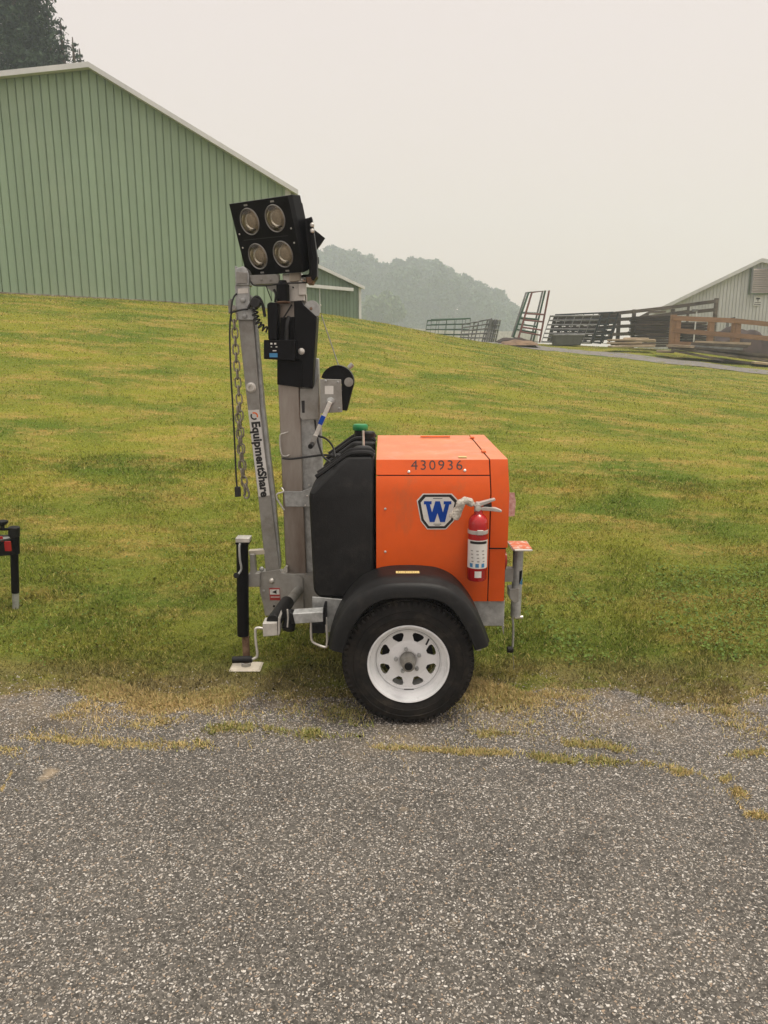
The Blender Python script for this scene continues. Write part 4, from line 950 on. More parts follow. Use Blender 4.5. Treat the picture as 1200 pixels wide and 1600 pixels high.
# mast --------------------------------------------------------------
def quadprism(pts, Y0, Y1):
    return MB().prism([(W(x, y, Y0)[0], W(x, y, Y0)[2]) for x, y in pts], Y0, Y1)
mast = P('mast', quadprism([(429, 470), (462, 468), (479, 905), (447, 905)], 3.87, 3.97), 'galvbrown', bevel=.006, seg=3)
P('mast_channel', quadprism([(465, 560), (497, 560), (511, 930), (480, 930)], 3.895, 3.975), 'galv', mast, bevel=.004)
P('mast_foot', quadprism([(462, 899), (500, 899), (505, 965), (466, 965)], 3.83, 3.98), 'galvdirty', mast)
P('mast_collar', quadprism([(443, 768), (470, 768), (496, 758), (497, 792), (446, 792)], 3.855, 3.869), 'galv', mast, bevel=.003)
for px, py in ((483, 758), (480, 775), (477, 790)): bolt(W(px, py, 3.855), parent=mast, r=.005)
def wire(name, pts, r, m, parent, n=8, sm=6): return P(name, MB().tube(smoothpath(pts, sm), r, n), m, parent, smooth=60)
wire('cable_staple', [W(450, 675, 3.86), W(444, 677, 3.84), W(438, 680, 3.84), W(437.5, 695, 3.84), W(440, 710, 3.84), W(446, 713, 3.85), W(452, 711, 3.865)], .004, 'bright', mast)
wire('latch_hook', [W(440, 762, 3.85), W(443, 768, 3.84), W(433, 772, 3.84), W(433, 779, 3.84), W(438, 788, 3.84), W(444, 797, 3.84)], .005, 'bright', mast)
wire('mast_cable', [W(441, 716, 3.84), W(455, 717, 3.84), W(480, 714, 3.84), W(505, 711, 3.83), W(522, 712, 3.82)], .0055, 'cable', mast)
wire('mast_cable', [W(492, 656, 3.87), W(495, 680, 3.86), W(499, 698, 3.84), (W(506, 714, 3.8)), W(516, 722, 3.78)], .0055, 'cable', mast)
wire('mast_cable', [W(497, 681, 3.87), W(510, 686, 3.86), W(520, 698, 3.84), W(524, 714, 3.80)], .0055, 'cable', mast)
P('cable_plug', MB().cyl(W(518, 712, 3.82), W(532, 712, 3.82), .011, 10), 'cable', mast)
# mast head casting
hd = P('mast_head', quadprism([(441, 428), (470, 425), (476, 470), (446, 472)], 3.84, 3.95), 'bright', mast, bevel=.004)
P('head_bracket', quadprism([(466, 433), (478, 433), (478, 461), (466, 461)], 3.81, 3.839), 'bright', hd, bevel=.003)
P('head_bracket', quadprism([(452, 425), (470, 425), (469, 438), (452, 440)], 3.80, 3.838), 'cream', hd, bevel=.003)
P('mast_inner', quadprism([(452, 462), (478, 458), (480, 500), (452, 500)], 3.88, 3.94), 'galvdirty', hd)
bolt(W(473, 437, 3.80), r=.011, parent=hd, h=.01); bolt(W(458, 449, 3.835), r=.004, parent=hd, m='blackmetal')
P('cross_arm', quadprism([(389, 430), (436, 428), (436, 443), (393, 445)], 3.82, 3.86), 'galvdirty', hd, bevel=.003)
P('arm_gusset', quadprism([(412, 446), (434, 445), (434, 460), (426, 456)], 3.835, 3.84), 'galvdirty', hd)
for px in (408, 423): bolt(W(px, 437, 3.819), parent=hd, m='galvdirty', r=.007)
P('swivel_motor', MB().lathe([(.030, 0), (.032, .008), (.032, .078), (.024, .084), (.018, .10), (0, .102)], (W(442.5, 470, 3.79)[0], 3.79, W(442.5, 471, 3.79)[2]), n=24), 'blackmetal', hd, smooth=30)
P('copper_ring', MB().lathe([(.028, 0), (.034, .004), (.03, .010)], (W(443, 474, 3.79)[0], 3.79, W(443, 474, 3.79)[2]), n=24), 'rust', hd)
wire('head_cable', [W(392, 440, 3.80), W(398, 446, 3.79), W(420, 446, 3.78), W(440, 443, 3.77), W(470, 442, 3.77), W(486, 441, 3.79)], .0035, 'cable', hd)
wire('head_cable', [W(416, 447, 3.81), W(420, 458, 3.81), W(425, 470, 3.81)], .0025, 'cable', hd)
wire('head_cable', [W(428, 452, 3.80), W(431, 460, 3.80), W(430, 472, 3.80)], .006, 'cable', hd)
# guard plates and boxes
P('mast_guard', quadprism([(417, 475), (421, 472), (434, 473), (433, 531), (419, 531)], 3.78, 3.90), 'blackmetal', mast, bevel=.006)
P('mast_guard', quadprism([(459, 471), (471, 470), (475, 477), (495, 495), (488, 607), (472, 605), (472, 565), (461, 560)], 3.79, 3.93), 'blackmetal', mast, bevel=.004)
P('mast_guard', quadprism([(433, 562), (474, 563), (472, 606), (433, 601)], 3.81, 3.93), 'blackmetal', mast, bevel=.003)
P('mast_guard', quadprism([(438, 496), (460, 495), (462, 533), (437, 533)], 3.82, 3.9), 'blackmetal', mast)
P('mast_guard', quadprism([(468, 494), (496, 494), (494, 530), (470, 530)], 3.84, 3.93), 'blackmetal', mast)
P('inner_rod', quadprism([(433, 476), (438, 476), (436, 530), (433, 530)], 3.86, 3.88), 'galvdirty', mast)
P('inner_rod', MB().cyl(W(443, 497, 3.8), W(456, 476, 3.84), .004, 6), 'cable', mast)
wire('corrugated_loom', [W(452, 495, 3.80), W(449, 505, 3.79), W(448, 520, 3.79), W(448, 532, 3.79)], .011, 'cable', mast)
jb = P('junction_box', quadprism([(412, 531), (461, 531), (461, 564), (412, 561)], 3.74, 3.81), 'blackmetal', mast, bevel=.004)
q = MB()
for px, py, a, b in ((424, 537, .006, .008), (430, 537, .006, .008), (424, 542, .004, .004), (432, 542, .005, .005), (429, 548, .011, .005)):
    p = W(px, py, 3.7385); q.bx(p[0]-a/1.2, p[0]+a/1.2, 3.7378, 3.7388, p[2]-b/2, p[2]+b/2)
P('box_label', q, 'white', jb, smooth=0)
p = W(428, 555, 3.7385); q = MB().bx(p[0]-.022, p[0]+.018, 3.7378, 3.7388, p[2]-.010, p[2]+.010); P('box_label', q, 'lightblue', jb, smooth=0)
bolt(W(471, 549, 3.788), r=.017, parent=mast, h=.012)
# pulley plate and hoist cable
c = W(489, 483.5, 3.86); P('pulley_plate', MB().prism([(c[0]+.040*math.cos(a), c[2]+.040*math.sin(a)) for a in [R(x) for x in range(-10, 190, 12)]]+[(c[0]-.038, c[2]-.036), (c[0]+.036, c[2]-.036)], 3.80, 3.806), 'galv', mast, bevel=.001)
bolt((c[0]-.004, 3.799, c[2]), r=.008, parent=mast, m='rust'); bolt(W(501, 477, 3.80), r=.004, parent=mast)
P('pulley', MB().lathe([(.030, 0), (.026, .008), (.030, .016)], (c[0], 3.81, c[2]), (0, 1, 0), 24, caps=True), 'galvdirty', mast)
P('hoist_cable', MB().cyl(W(502, 492, 3.82), W(529, 571, 3.82), .0028, 6), 'galvdirty', mast)
# winch
P('winch_mount', quadprism([(469, 607), (489, 607), (498, 583), (498, 655), (472, 656), (469, 652)], 3.83, 3.84), 'galvdirty', mast, bevel=.002)
P('mount_slot', quadprism([(471, 626), (476, 626), (476, 645), (472, 645)], 3.8275, 3.829), 'black', mast)
wn = P('winch', quadprism([(500, 592), (533, 593), (535, 644), (500, 646)], 3.78, 3.79), 'galvdirty', mast, bevel=.002)
c = Vector(W(527, 597, 3.80)); pts = [(c.x+.084*math.cos(R(a)), c.z+.084*math.sin(R(a))) for a in range(165, -35, -10)]
pts += [(W(542, 642, 3.8)[0], W(542, 642, 3.8)[2]), (W(534, 641, 3.8)[0], W(534, 641, 3.8)[2]), (W(534, 600, 3.8)[0], W(534, 600, 3.8)[2])]
P('winch_guard', MB().prism(pts, 3.80, 3.90), 'blackmetal', wn, bevel=.003)
P('guard_hub', MB().lathe([(.023, 0), (.023, .005), (0, .006)], W(545, 597, 3.799), (0, -1, 0), 24), 'galvdirty', wn)
P('winch_drum', MB().lathe([(.05, 0), (.03, .006), (.03, .07), (.05, .076)], W(519, 610, 3.80), (0, 1, 0), 24), 'galv', wn)
P('guard_knob', MB().cyl(W(545, 575, 3.83), W(551, 569, 3.83), .012, 12), 'galvdirty', wn)
P('winch_label', quadprism([(507.5, 603), (521, 603), (521, 616), (507.5, 616)], 3.7788, 3.7798), 'white', wn)
for px, py in ((509, 595), (528, 597), (530, 638)): bolt(W(px, py, 3.779), parent=wn, r=.006, m='galv')
P('crank_boss', MB().lathe([(.021, 0), (.019, .014), (.010, .018), (0, .02)], W(516.5, 627, 3.779), (0, -1, 0), 16), 'galv', wn)
ck = P('crank_arm', MB().bar(W(516, 628, 3.755), W(488, 693, 3.745), .009, .022, (0, 1, 0)), 'bright', wn, bevel=.002)
P('crank_decal', MB().bar(W(505.5, 650, 3.748), W(500, 663, 3.746), .0105, .0228, (0, 1, 0)), 'blue', ck)
P('crank_grip', MB().cyl(W(488, 694, 3.745), Vector(W(488, 694, 3.745))+Vector((0, -.10, 0)), .0125, 16), 'blackplastic', ck, bevel=.002)
P('crank_lug', MB().bar(W(493, 680, 3.743), W(487, 697, 3.743), .011, .026, (0, 1, 0)), 'galvdirty', ck, bevel=.003)

# lamp head: measured centre, yaw, tilt, roll ----------------------------------
rot = (Matrix.Rotation(-.623, 3, 'Z') @ Matrix.Rotation(.311, 3, 'X') @ Matrix.Rotation(.013, 3, 'Y'))
LC = Vector((-.555, 3.80, 2.253))
def L3(x, y, z): return LC+rot @ Vector((x, y, z))
def lamp_panel(rt, c0, name, wd=.387, hh=.344):
    f = lambda x, y, z: c0+rt @ Vector((x, y, z))
    q = MB(); q.add([f(x, y, z) for y, k in ((0, 1), (.075, .93)) for x, z in ((-wd/2*k, -hh/2*k), (wd/2*k, -hh/2*k), (wd/2*k, hh/2*k), (-wd/2*k, hh/2*k))],
      [(0, 1, 2, 3), (7, 6, 5, 4), (0, 4, 5, 1), (1, 5, 6, 2), (2, 6, 7, 3), (3, 7, 4, 0)])
    lp = P(name, q, 'blackmetal', tw, bevel=.004)
    loops = [[(-wd/2, -hh/2), (wd/2, -hh/2), (wd/2, hh/2), (-wd/2, hh/2)]]
    cs = [(sx*.0845, sz*.082) for sx in (-1, 1) for sz in (-1, 1)] if wd > .3 else [(-.062, 0), (.062, 0)]
    LR = .063 if wd > .3 else .045
    for a, b in cs: loops.append([(a+LR*math.cos(2*math.pi*i/40), b+LR*math.sin(2*math.pi*i/40)) for i in range(40)])
    v, fc = curve_loops(loops, .012)
    q = MB(); q.add([f(x, -.022-t, z) for x, z, t in v], fc); P('lamp_face', q, 'blackmetal', lp, bevel=.001, smooth=30)
    q = MB()
    for sx in (-1, 1): q.add([f(x, y, z) for y in (-.026, .002) for x, z in ((sx*(wd/2-.004), -hh/2+.001), (sx*(wd/2-.0005), -hh/2+.001), (sx*(wd/2-.0005), hh/2-.001), (sx*(wd/2-.004), hh/2-.001))], [(0, 1, 2, 3), (7, 6, 5, 4), (0, 4, 5, 1), (1, 5, 6, 2), (2, 6, 7, 3), (3, 7, 4, 0)])
    for sz in (-1, 1): q.add([f(x, y, z) for y in (-.026, .002) for x, z in ((-wd/2+.004, sz*(hh/2-.004)), (wd/2-.004, sz*(hh/2-.004)), (wd/2-.004, sz*(hh/2-.0005)), (-wd/2+.004, sz*(hh/2-.0005)))], [(0, 1, 2, 3), (7, 6, 5, 4), (0, 4, 5, 1), (1, 5, 6, 2), (2, 6, 7, 3), (3, 7, 4, 0)])
    P('side_rim', q, 'blackmetal', lp, smooth=0)
    ax = rt @ Vector((0, -1, 0))
    for a, b in (cs if wd > .3 else []):
        o_ = f(a, 0, b)
        cup = P('reflector', MB().lathe([(.062, .026), (.058, .020), (.050, .010), (.040, .004), (.028, .001), (0, .001)], o_, ax, 36), 'reflector', lp)
        P('lamp_chip', MB().lathe([(.034, .002), (.033, .012), (.029, .017), (.014, .021), (0, .022)], o_, ax, 24), 'chip', cup)
        P('bezel', MB().lathe([(.063, .029), (.060, .032), (.0575, .029), (.0575, .024)], o_, ax, 36), 'galvdirty', cup)
        P('lens', MB().lathe([(.0585, .027), (.045, .031), (.02, .034), (0, .0345)], o_, ax, 36), 'glass', cup, smooth=60)
        P('heat_sink', MB().lathe([(.03, -.001), (.03, -.02)], o_, ax, 12), 'blackmetal', cup)
    if wd > .3: P('face_seam', MB().add([f(x, -.0295, z) for x, z in ((-wd/2+.04, -.0015), (wd/2-.05, -.0015), (wd/2-.05, .0015), (-wd/2+.04, .0015))], [(0, 1, 2, 3)]), 'black', lp)
    for x, z in () if wd < .3 else ((-.172, -.035), (.172, -.035), (-.172, .03), (.172, .03)): bolt(f(x, -.028, z), tuple(ax), .0045, parent=lp)
    for x, z in () if wd < .3 else ((-.085, .157), (.09, .157), (-.08, -.16), (.09, -.16)):
        q = MB(); q.add([f(x+a, -.0287, z+b) for a, b in ((-.012, -.004), (.012, -.004), (.012, .004), (-.012, .004))], [(0, 1, 2, 3)]); P('lamp_tag', q, 'galvdirty', lp)
    for i in range(7 if wd > .3 else 0):       # heat sink fins on the back
        xx = -.15+i*.05; P('fin', MB().add([f(xx+a, y_, z_) for a in (-.002, .002) for y_, z_ in ((.076, -.14), (.11, -.12), (.11, .12), (.076, .14))], [(0, 1, 2, 3), (7, 6, 5, 4), (0, 4, 5, 1), (1, 5, 6, 2), (2, 6, 7, 3), (3, 7, 4, 0)]), 'blackmetal', lp)
    return lp
lh = lamp_panel(rot, LC, 'lamp_head')
yk = P('lamp_yoke', MB().tube([], .01) if False else quadprism([(474, 342), (485, 339), (495, 420), (495, 432), (489, 440), (480, 440), (480, 433), (483, 425)], 3.74, 3.84), 'blackmetal', tw, bevel=.006)
P('yoke_arm', quadprism([(482, 340), (487, 338), (496, 405), (495, 432), (490, 439), (486, 436), (488, 400)], 3.70, 3.76), 'blackmetal', yk, bevel=.004)
P('yoke_base', quadprism([(452, 431), (490, 428), (490, 440), (470, 441)], 3.84, 3.89), 'blackmetal', yk)
P('yoke_foot', quadprism([(478, 433), (492, 432), (488, 443), (480, 443)], 3.72, 3.82), 'rust', yk, bevel=.003)
for py, r_ in ((352, .010), (361, .010)): P('yoke_bolt', MB().lathe([(r_, 0), (r_, .012), (r_*.6, .016), (0, .016)], W(488, py, 3.70), (0, -1, 0), 12), 'bright', yk)
P('yoke_knob', MB().lathe([(.016, 0), (.016, .01), (0, .012)], W(495, 407, 3.76), (1, 0, 0), 16), 'blackmetal', yk)
rot2 = Matrix.Rotation(R(78), 3, 'Z') @ Matrix.Rotation(R(-42), 3, 'X')
c2 = Vector(W(487, 384, 4.10))
lamp_panel(Matrix.Rotation(R(100), 3, 'Z') @ Matrix.Rotation(R(40), 3, 'X'), Vector(W(484, 390, 4.10)), 'lamp_head', .26, .15)

# folded drawbar -------------------------------------------------------
db = P('drawbar', quadprism([(368, 462), (391, 460), (398, 520), (407, 640), (423, 775), (437, 893), (415, 893), (403, 775), (387, 640), (374, 520)], 3.83, 3.90), 'galvdirty', bevel=.005)
P('drawbar_edge', quadprism([(391.5, 462), (396, 465), (402, 520), (413, 640), (429, 775), (438, 880), (437.5, 890), (424, 775), (407.7, 640), (398.7, 520)], 3.85, 3.90), 'galv', db)
P('coupler_sleeve', quadprism([(367, 445), (389, 445), (391, 480), (396, 492), (397, 500), (370, 500), (368, 480)], 3.815, 3.829), 'galv', db, bevel=.003)
P('coupler', quadprism([(366.5, 414), (370, 419), (380, 415.5), (386, 420), (389, 428), (389, 446), (368, 446)], 3.80, 3.90), 'galv', db, bevel=.008, seg=3)
P('coupler_face', quadprism([(369, 424), (386, 426), (386, 443), (369, 443)], 3.793, 3.80), 'galvdirty', db, bevel=.002)
P('coupler_band', quadprism([(371.5, 451), (388, 450), (388, 458), (371.5, 459)], 3.8115, 3.815), 'bright', db)
for px, py in ((379.5, 469), (382, 494)): bolt(W(px, py, 3.813), parent=db, r=.013, h=.008, m='galv')
P('coupler_lever', quadprism([(356, 470), (361, 466), (362, 478), (361, 488), (357, 490)], 3.83, 3.87), 'galvdirty', db, bevel=.003)
c = W(392.5, 605.5, 3.83); P('pivot_bush', MB().lathe([(.026, 0), (.026, .01), (.019, .014), (.019, .022), (.012, .022), (.010, .006), (0, .006)], (c[0], 3.83, c[2]), (0, -1, 0), 24), 'bright', db)
# sticker with lettering, reads downwards
def up_dir(px0, py0, px1, py1, Y): a = Vector(W(px0, py0, Y)); b = Vector(W(px1, py1, Y)); return (b-a).normalized()
stk = P('drawbar_sticker', quadprism([(387.5, 641), (405, 640), (421.5, 774), (404, 776)], 3.8283, 3.8292), 'white', db)
dn = up_dir(395.5, 640, 412.5, 775, 3.828); sideu = Vector((0, -1, 0)).cross(dn); sideu = -sideu if sideu.x < 0 else sideu
q = MB(); place2d(q, text_mesh('EquipmentShare', .0600, .0004, .0026, 1.01), W(406.2, 718, 3.8276), dn, sideu); P('sticker_lettering', q, 'black', stk, smooth=0)
c = Vector(W(397.3, 650, 3.8276))
def arc(a0, a1, m_):
    lp = [(.020*math.cos(R(a)), .020*math.sin(R(a))) for a in range(a0, a1+1, 12)]+[(.0125*math.cos(R(a)), .0125*math.sin(R(a))) for a in range(a1, a0-1, -12)]
    q = MB(); place2d(q, curve_loops([lp], .0006), c); P('sticker_logo', q, m_, stk, smooth=0)
arc(-24, 120, 'orangeglow'); arc(144, 312, 'black')

# safety chain and breakaway cable
def link(c, tdir, rotk, L=.030, wd=.0115, r=.0038):
    t = Vector(tdir).normalized(); sd_ = Vector((0, 1, 0)) if rotk else Vector((1, 0, 0)); sd_ = (sd_-t*sd_.dot(t)).normalized(); pts = []
    for i in range(12):
        a = 2*math.pi*i/12; ca, sa = math.cos(a), math.sin(a); pts.append(Vector(c)+t*((L/2-wd)*(1 if sa > 0 else -1)*(abs(sa) > .01)+wd*sa)+sd_*wd*ca)
    return MB().tube(pts, r, 6, closed=True)
ch = P('safety_chain', MB().lathe([(.012, 0), (.012, .012)], W(366, 481, 3.80), (0, -1, 0), 12, caps=True), 'galvdirty', db)
cpath = [(365, 488), (367, 520), (369, 560), (372, 600), (375, 640), (377, 690), (380, 730), (383, 772)]
def along(pl, s):
    tot = 0; segs = []
    for a, b in zip(pl[:-1], pl[1:]): d = math.hypot(b[0]-a[0], b[1]-a[1]); segs.append((tot, d, a, b)); tot += d
    s = s*tot
    for t0, d, a, b in segs:
        if s <= t0+d+1e-6: f = (s-t0)/d; return a[0]+(b[0]-a[0])*f, a[1]+(b[1]-a[1])*f
    return pl[-1]
NL = 22
for i in range(NL):
    a = along(cpath, (i+.5)/NL); b = along(cpath, min(1, (i+.6)/NL)); p0 = Vector(W(*a, 3.80)); p1 = Vector(W(*b, 3.80))
    P('link', link(p0, p1-p0, i % 2, .052, .0145, .0042), 'chain', ch)
cp2 = [(371, 635), (374, 690), (378, 740), (388, 768)]
for i in range(11):
    a = along(cp2, (i+.5)/11); b = along(cp2, min(1, (i+.6)/11)); p0 = Vector(W(*a, 3.785)); p1 = Vector(W(*b, 3.785))
    P('link', link(p0, p1-p0, (i+1) % 2, .046, .0135, .004), 'chain', ch)
wire('hook', [W(386, 765, 3.79), W(389, 770, 3.79), W(388, 777, 3.79), W(383, 778, 3.79), W(381, 772, 3.79)], .005, 'chain', ch)
wire('breakaway_cable', [W(388, 483, 3.80), W(378, 484, 3.79), W(366, 487, 3.79), W(361, 492, 3.79), W(359, 520, 3.79), W(360.5, 580, 3.79), W(364, 640, 3.79), W(367, 700, 3.79), W(369, 745, 3.79), W(371, 766, 3.79)], .0045, 'cable', db)
wire('breakaway_cable', [W(361, 492, 3.79), W(362, 475, 3.79), W(366, 463, 3.80), W(370, 459, 3.81)], .0045, 'cable', db)
P('cable_plug', quadprism([(366, 761), (375, 761), (376, 776), (367, 777)], 3.78, 3.80), 'cable', db, bevel=.003)
# curly cord
pts = []; base_ = smoothpath([W(388, 482, 3.80), W(397, 466, 3.80), W(404, 465, 3.80), W(410, 475, 3.80), W(414, 495, 3.80)], 10)
wire('curly_cord', base_[::4], .0075, 'cable', mast, sm=3)
bp_ = smoothpath([W(399, 470, 3.79), W(398, 482, 3.79), W(400, 496, 3.79), W(406, 508, 3.79), W(417, 516, 3.79)], 24)
for i, p in enumerate(bp_):
    a = i*.55; t = (bp_[min(i+1, len(bp_)-1)]-bp_[max(i-1, 0)]).normalized(); n1 = t.cross(Vector((0, 1, 0))).normalized(); pts.append(p+n1*.014*math.cos(a)+Vector((0, 1, 0))*.014*math.sin(a))
P('curly_cord', MB().tube(pts, .0045, 6), 'cable', mast, smooth=60)
P('cord_plug', MB().cyl(W(401, 474, 3.80), Vector(W(401, 474, 3.80))+Vector((0, -.05, 0)), .024, 20), 'cable', mast, bevel=.004)

# base bracket, drawbar pivot
bb = P('pivot_bracket', quadprism([(403, 895), (437, 890), (440, 896), (465, 898), (473, 903), (475, 955), (415, 962), (410, 940), (406, 925)], 3.82, 3.828), 'galvdirty', bevel=.002)
P('bracket_block', quadprism([(404, 897), (473, 899), (476, 965), (414, 962)], 3.84, 3.95), 'galvdirty', bb)
P('hinge_lug', quadprism([(439, 895), (446, 885), (449, 886), (449, 895)], 3.825, 3.86), 'bright', bb)
bolt(W(424.5, 907.5, 3.818), parent=bb, r=.016, h=.012); bolt(W(409, 889, 3.818), parent=bb, r=.014, h=.012, m='galv'); bolt(W(412, 923, 3.818), parent=bb, r=.007, h=.004, m='galv'); bolt(W(428, 947, 3.818), parent=bb, r=.006, m='blackmetal')
s_ = P('warning_sticker', quadprism([(420.5, 919), (437, 919), (438, 938), (422, 938)], 3.816, 3.8185), 'reddecal', bb)
P('sticker_picture', quadprism([(421.5, 921), (436.5, 921), (436.8, 929), (421.8, 929)], 3.8148, 3.8158), 'white', s_)
P('sticker_symbol', quadprism([(425, 925), (432, 922), (432, 928)], 3.8138, 3.8147), 'black', s_)
P('sticker_text', quadprism([(423, 932.5), (437, 932.5), (437, 933.4), (423, 933.4)], 3.8148, 3.8158), 'white', s_)
# front jack
jx = W(379, 900, 3.78)[0]
jb_ = P('jack', MB().cyl((W(380, 993, 3.78)[0], 3.78, W(380, 993, 3.78)[2]), (W(378.5, 846, 3.78)[0], 3.78, W(378.5, 846, 3.78)[2]), .0315, 28), 'blackmetal', bevel=.003)
P('jack_cap', quadprism([(367.5, 841), (390, 841), (390, 848), (368, 848)], 3.745, 3.815), 'bright', jb_, bevel=.003)
P('jack_cap_band', quadprism([(367.5, 848), (390, 848), (389, 851), (368.5, 851)], 3.747, 3.813), 'blackmetal', jb_)
wire('jack_crank', [W(375, 849, 3.74), W(374, 856, 3.73), W(375, 875, 3.73), W(377, 889, 3.73), W(372, 898, 3.72)], .006, 'galv', jb_)
P('crank_knob', MB().cyl(W(369, 899, 3.74), W(369, 899, 3.68), .015, 16), 'blackplastic', jb_, bevel=.003)
fz = .02
P('jack_leg', MB().cyl((jx+.003, 3.78, fz), (jx+.003, 3.78, .28), .0195, 24), 'rust', jb_)
fc = Vector((jx, 3.78, fz)); P('jack_foot', MB().hull([fc+Vector((x, y, z)) for x, y, z in ((-.085, -.06, 0), (.085, -.06, 0), (.085, .06, 0), (-.085, .06, 0), (-.075, -.05, .008), (.075, -.05, .008), (.075, .05, .008), (-.075, .05, .008))]), 'cream', jb_)
P('foot_collar', MB().lathe([(.026, 0), (.026, .02), (.02, .022)], fc+Vector((0, 0, .006)), n=20), 'galvdirty', jb_)
P('jack_bracket', quadprism([(388, 861), (414, 859), (414, 866), (389, 868)], 3.83, 3.87), 'cream', jb_, bevel=.002)
P('jack_bracket', quadprism([(390, 867), (397, 867), (399, 897), (391, 897)], 3.80, 3.86), 'galvdirty', jb_, bevel=.002)
P('jack_bracket', quadprism([(388, 897), (406, 896), (406, 917), (388, 917)], 3.80, 3.86), 'galvdirty', jb_, bevel=.002)
# side outrigger and its crank
ot = P('outrigger_arm', MB().cyl(W(466, 923, 3.83), W(447, 947, 3.53), .026, 24), 'galvdirty')
P('outrigger_sleeve', MB().cyl(W(449, 941, 3.56), W(427, 972, 3.30), .035, 20), 'blackplastic', ot, bevel=.006)
P('outrigger_sleeve', MB().cyl(W(455, 955, 3.40), W(450, 985, 3.34), .030, 16), 'blackplastic', ot, bevel=.006)
P('outrigger_box', quadprism([(410, 974), (433, 973), (434, 993), (411, 995)], 3.28, 3.36), 'bright', ot, bevel=.003)
P('end_plate', quadprism([(434.5, 965), (437, 968), (437, 990), (434.5, 994)], 3.27, 3.38), 'bright', ot)
tb = P('outrigger_tube', quadprism([(457, 959), (505, 956), (505, 972), (461, 975)], 3.29, 3.36), 'galv', ot, bevel=.004)
P('tube_end', quadprism([(452, 957), (459, 959), (462, 975), (455, 976)], 3.295, 3.355), 'blackplastic', tb, bevel=.004)
P('tube_end', quadprism([(505, 950), (509, 950), (509, 976), (505, 976)], 3.29, 3.39), 'blackmetal', tb)
P('tube_stop', quadprism([(485, 976), (507, 976), (507, 990), (487, 990)], 3.32, 3.40), 'blackplastic', tb, bevel=.003)
P('lynch_pin', MB().tube([W(449, 952, 3.29), W(450, 965, 3.29), W(449, 980, 3.29)], .0035, 6), 'bright', tb)
wire('outrigger_crank', [W(412, 982, 3.31), W(403, 981, 3.31), W(399, 985, 3.31), W(400, 1005, 3.31), W(402, 1024, 3.31), W(397, 1029, 3.31), W(392, 1030, 3.31)], .0065, 'bright', ot)
P('crank_grip', MB().cyl(W(363, 1031, 3.31), W(394, 1030, 3.31), .0165, 20), 'blackplastic', ot, bevel=.003)
wire('u_handle', [W(486, 972, 3.31), W(486, 990, 3.31), W(488, 1002, 3.31), W(498, 1008, 3.31), W(508, 1011, 3.31), W(511, 1007, 3.31), W(511, 990, 3.31), W(509, 965, 3.31)], .006, 'bright', ot)
# rear jack
rj = P('rear_jack', MB().cyl(W(805.5, 962, 3.66), W(810, 858, 3.66), .0265, 28), 'galv')
ctr_ = Vector(W(812, 856, 3.66)); P('jack_plate', MB().hull([ctr_+Vector((x, y, z)) for x, y, z in ((-.040, -.085, .004), (.045, -.085, .004), (.055, -.07, .004), (.055, .10, .004), (-.05, .10, .004), (-.05, -.07, .004), (-.040, -.085, .012), (.045, -.085, .012), (.055, .10, .012), (-.05, .10, .012))]), 'bright', rj, bevel=.002)
P('plate_paint', MB().bx(ctr_.x-.045, ctr_.x+.050, ctr_.y-.070, ctr_.y+.09, ctr_.z+.0125, ctr_.z+.0135), 'orange_dusty', rj)
P('jack_clamp', quadprism([(796, 921), (811, 919), (811, 940), (803, 943), (796, 935)], 3.625, 3.70), 'galvdirty', rj, bevel=.004)
P('jack_sticker', quadprism([(811.5, 893), (816, 891), (815, 904), (811, 914)], 3.6335, 3.6348), 'blackmetal', rj)
P('jack_sticker', quadprism([(812, 912), (816.5, 903), (816, 914)], 3.6335, 3.6348), 'lightblue', rj)
P('jack_mount', MB().bx(XR, W(800, 930, 3.66)[0], 3.64, 3.68, .55, .62), 'galvdirty', rj)
wire('jack_handle', [W(800, 955, 3.66), W(801, 966, 3.66), W(802, 985, 3.66), W(801, 1010, 3.66)], .006, 'galv', rj)
P('handle_knob', MB().cyl(W(792, 1015, 3.66), W(802, 1015, 3.66), .0165, 16), 'blackplastic', rj, bevel=.004)
P('jack_stub', MB().cyl(W(804, 965, 3.66), W(817, 964, 3.66), .008, 10), 'bright', rj)
P('hitch_pin', MB().cyl(W(801.5, 1022, 3.66), W(803, 1046, 3.66), .0016, 6), 'galvdirty', rj)
P('mud_bracket', quadprism([(739, 995), (748, 995), (752, 1016), (745, 1017)], 3.30, 3.33), 'cream', frame)
P('tail_bracket', quadprism([(784, 978), (788, 978), (787, 992)], 3.46, 3.47), 'galvdirty', frame)
# rear tail fittings
P('hazard_flag', quadprism([(795, 770), (804, 770), (806, 784), (804, 806), (795, 807)], 3.58, 3.585), 'pink', tw)
P('tail_lamp', MB().lathe([(.05, 0), (.048, .014), (.03, .02), (0, .021)], (XR-.006, 3.52, .70), (1, 0, 0), 24), 'redlens', tw)
P('tail_lamp', MB().lathe([(.05, 0), (.048, .014), (.03, .02), (0, .021)], (XR-.006, 4.34, .70), (1, 0, 0), 24), 'redlens', tw)
P('door_latch', MB().box((XR+.008, 3.56, W(797, 833, 3.56)[2]), (.016, .03, .035)), 'galv', tw, bevel=.003)

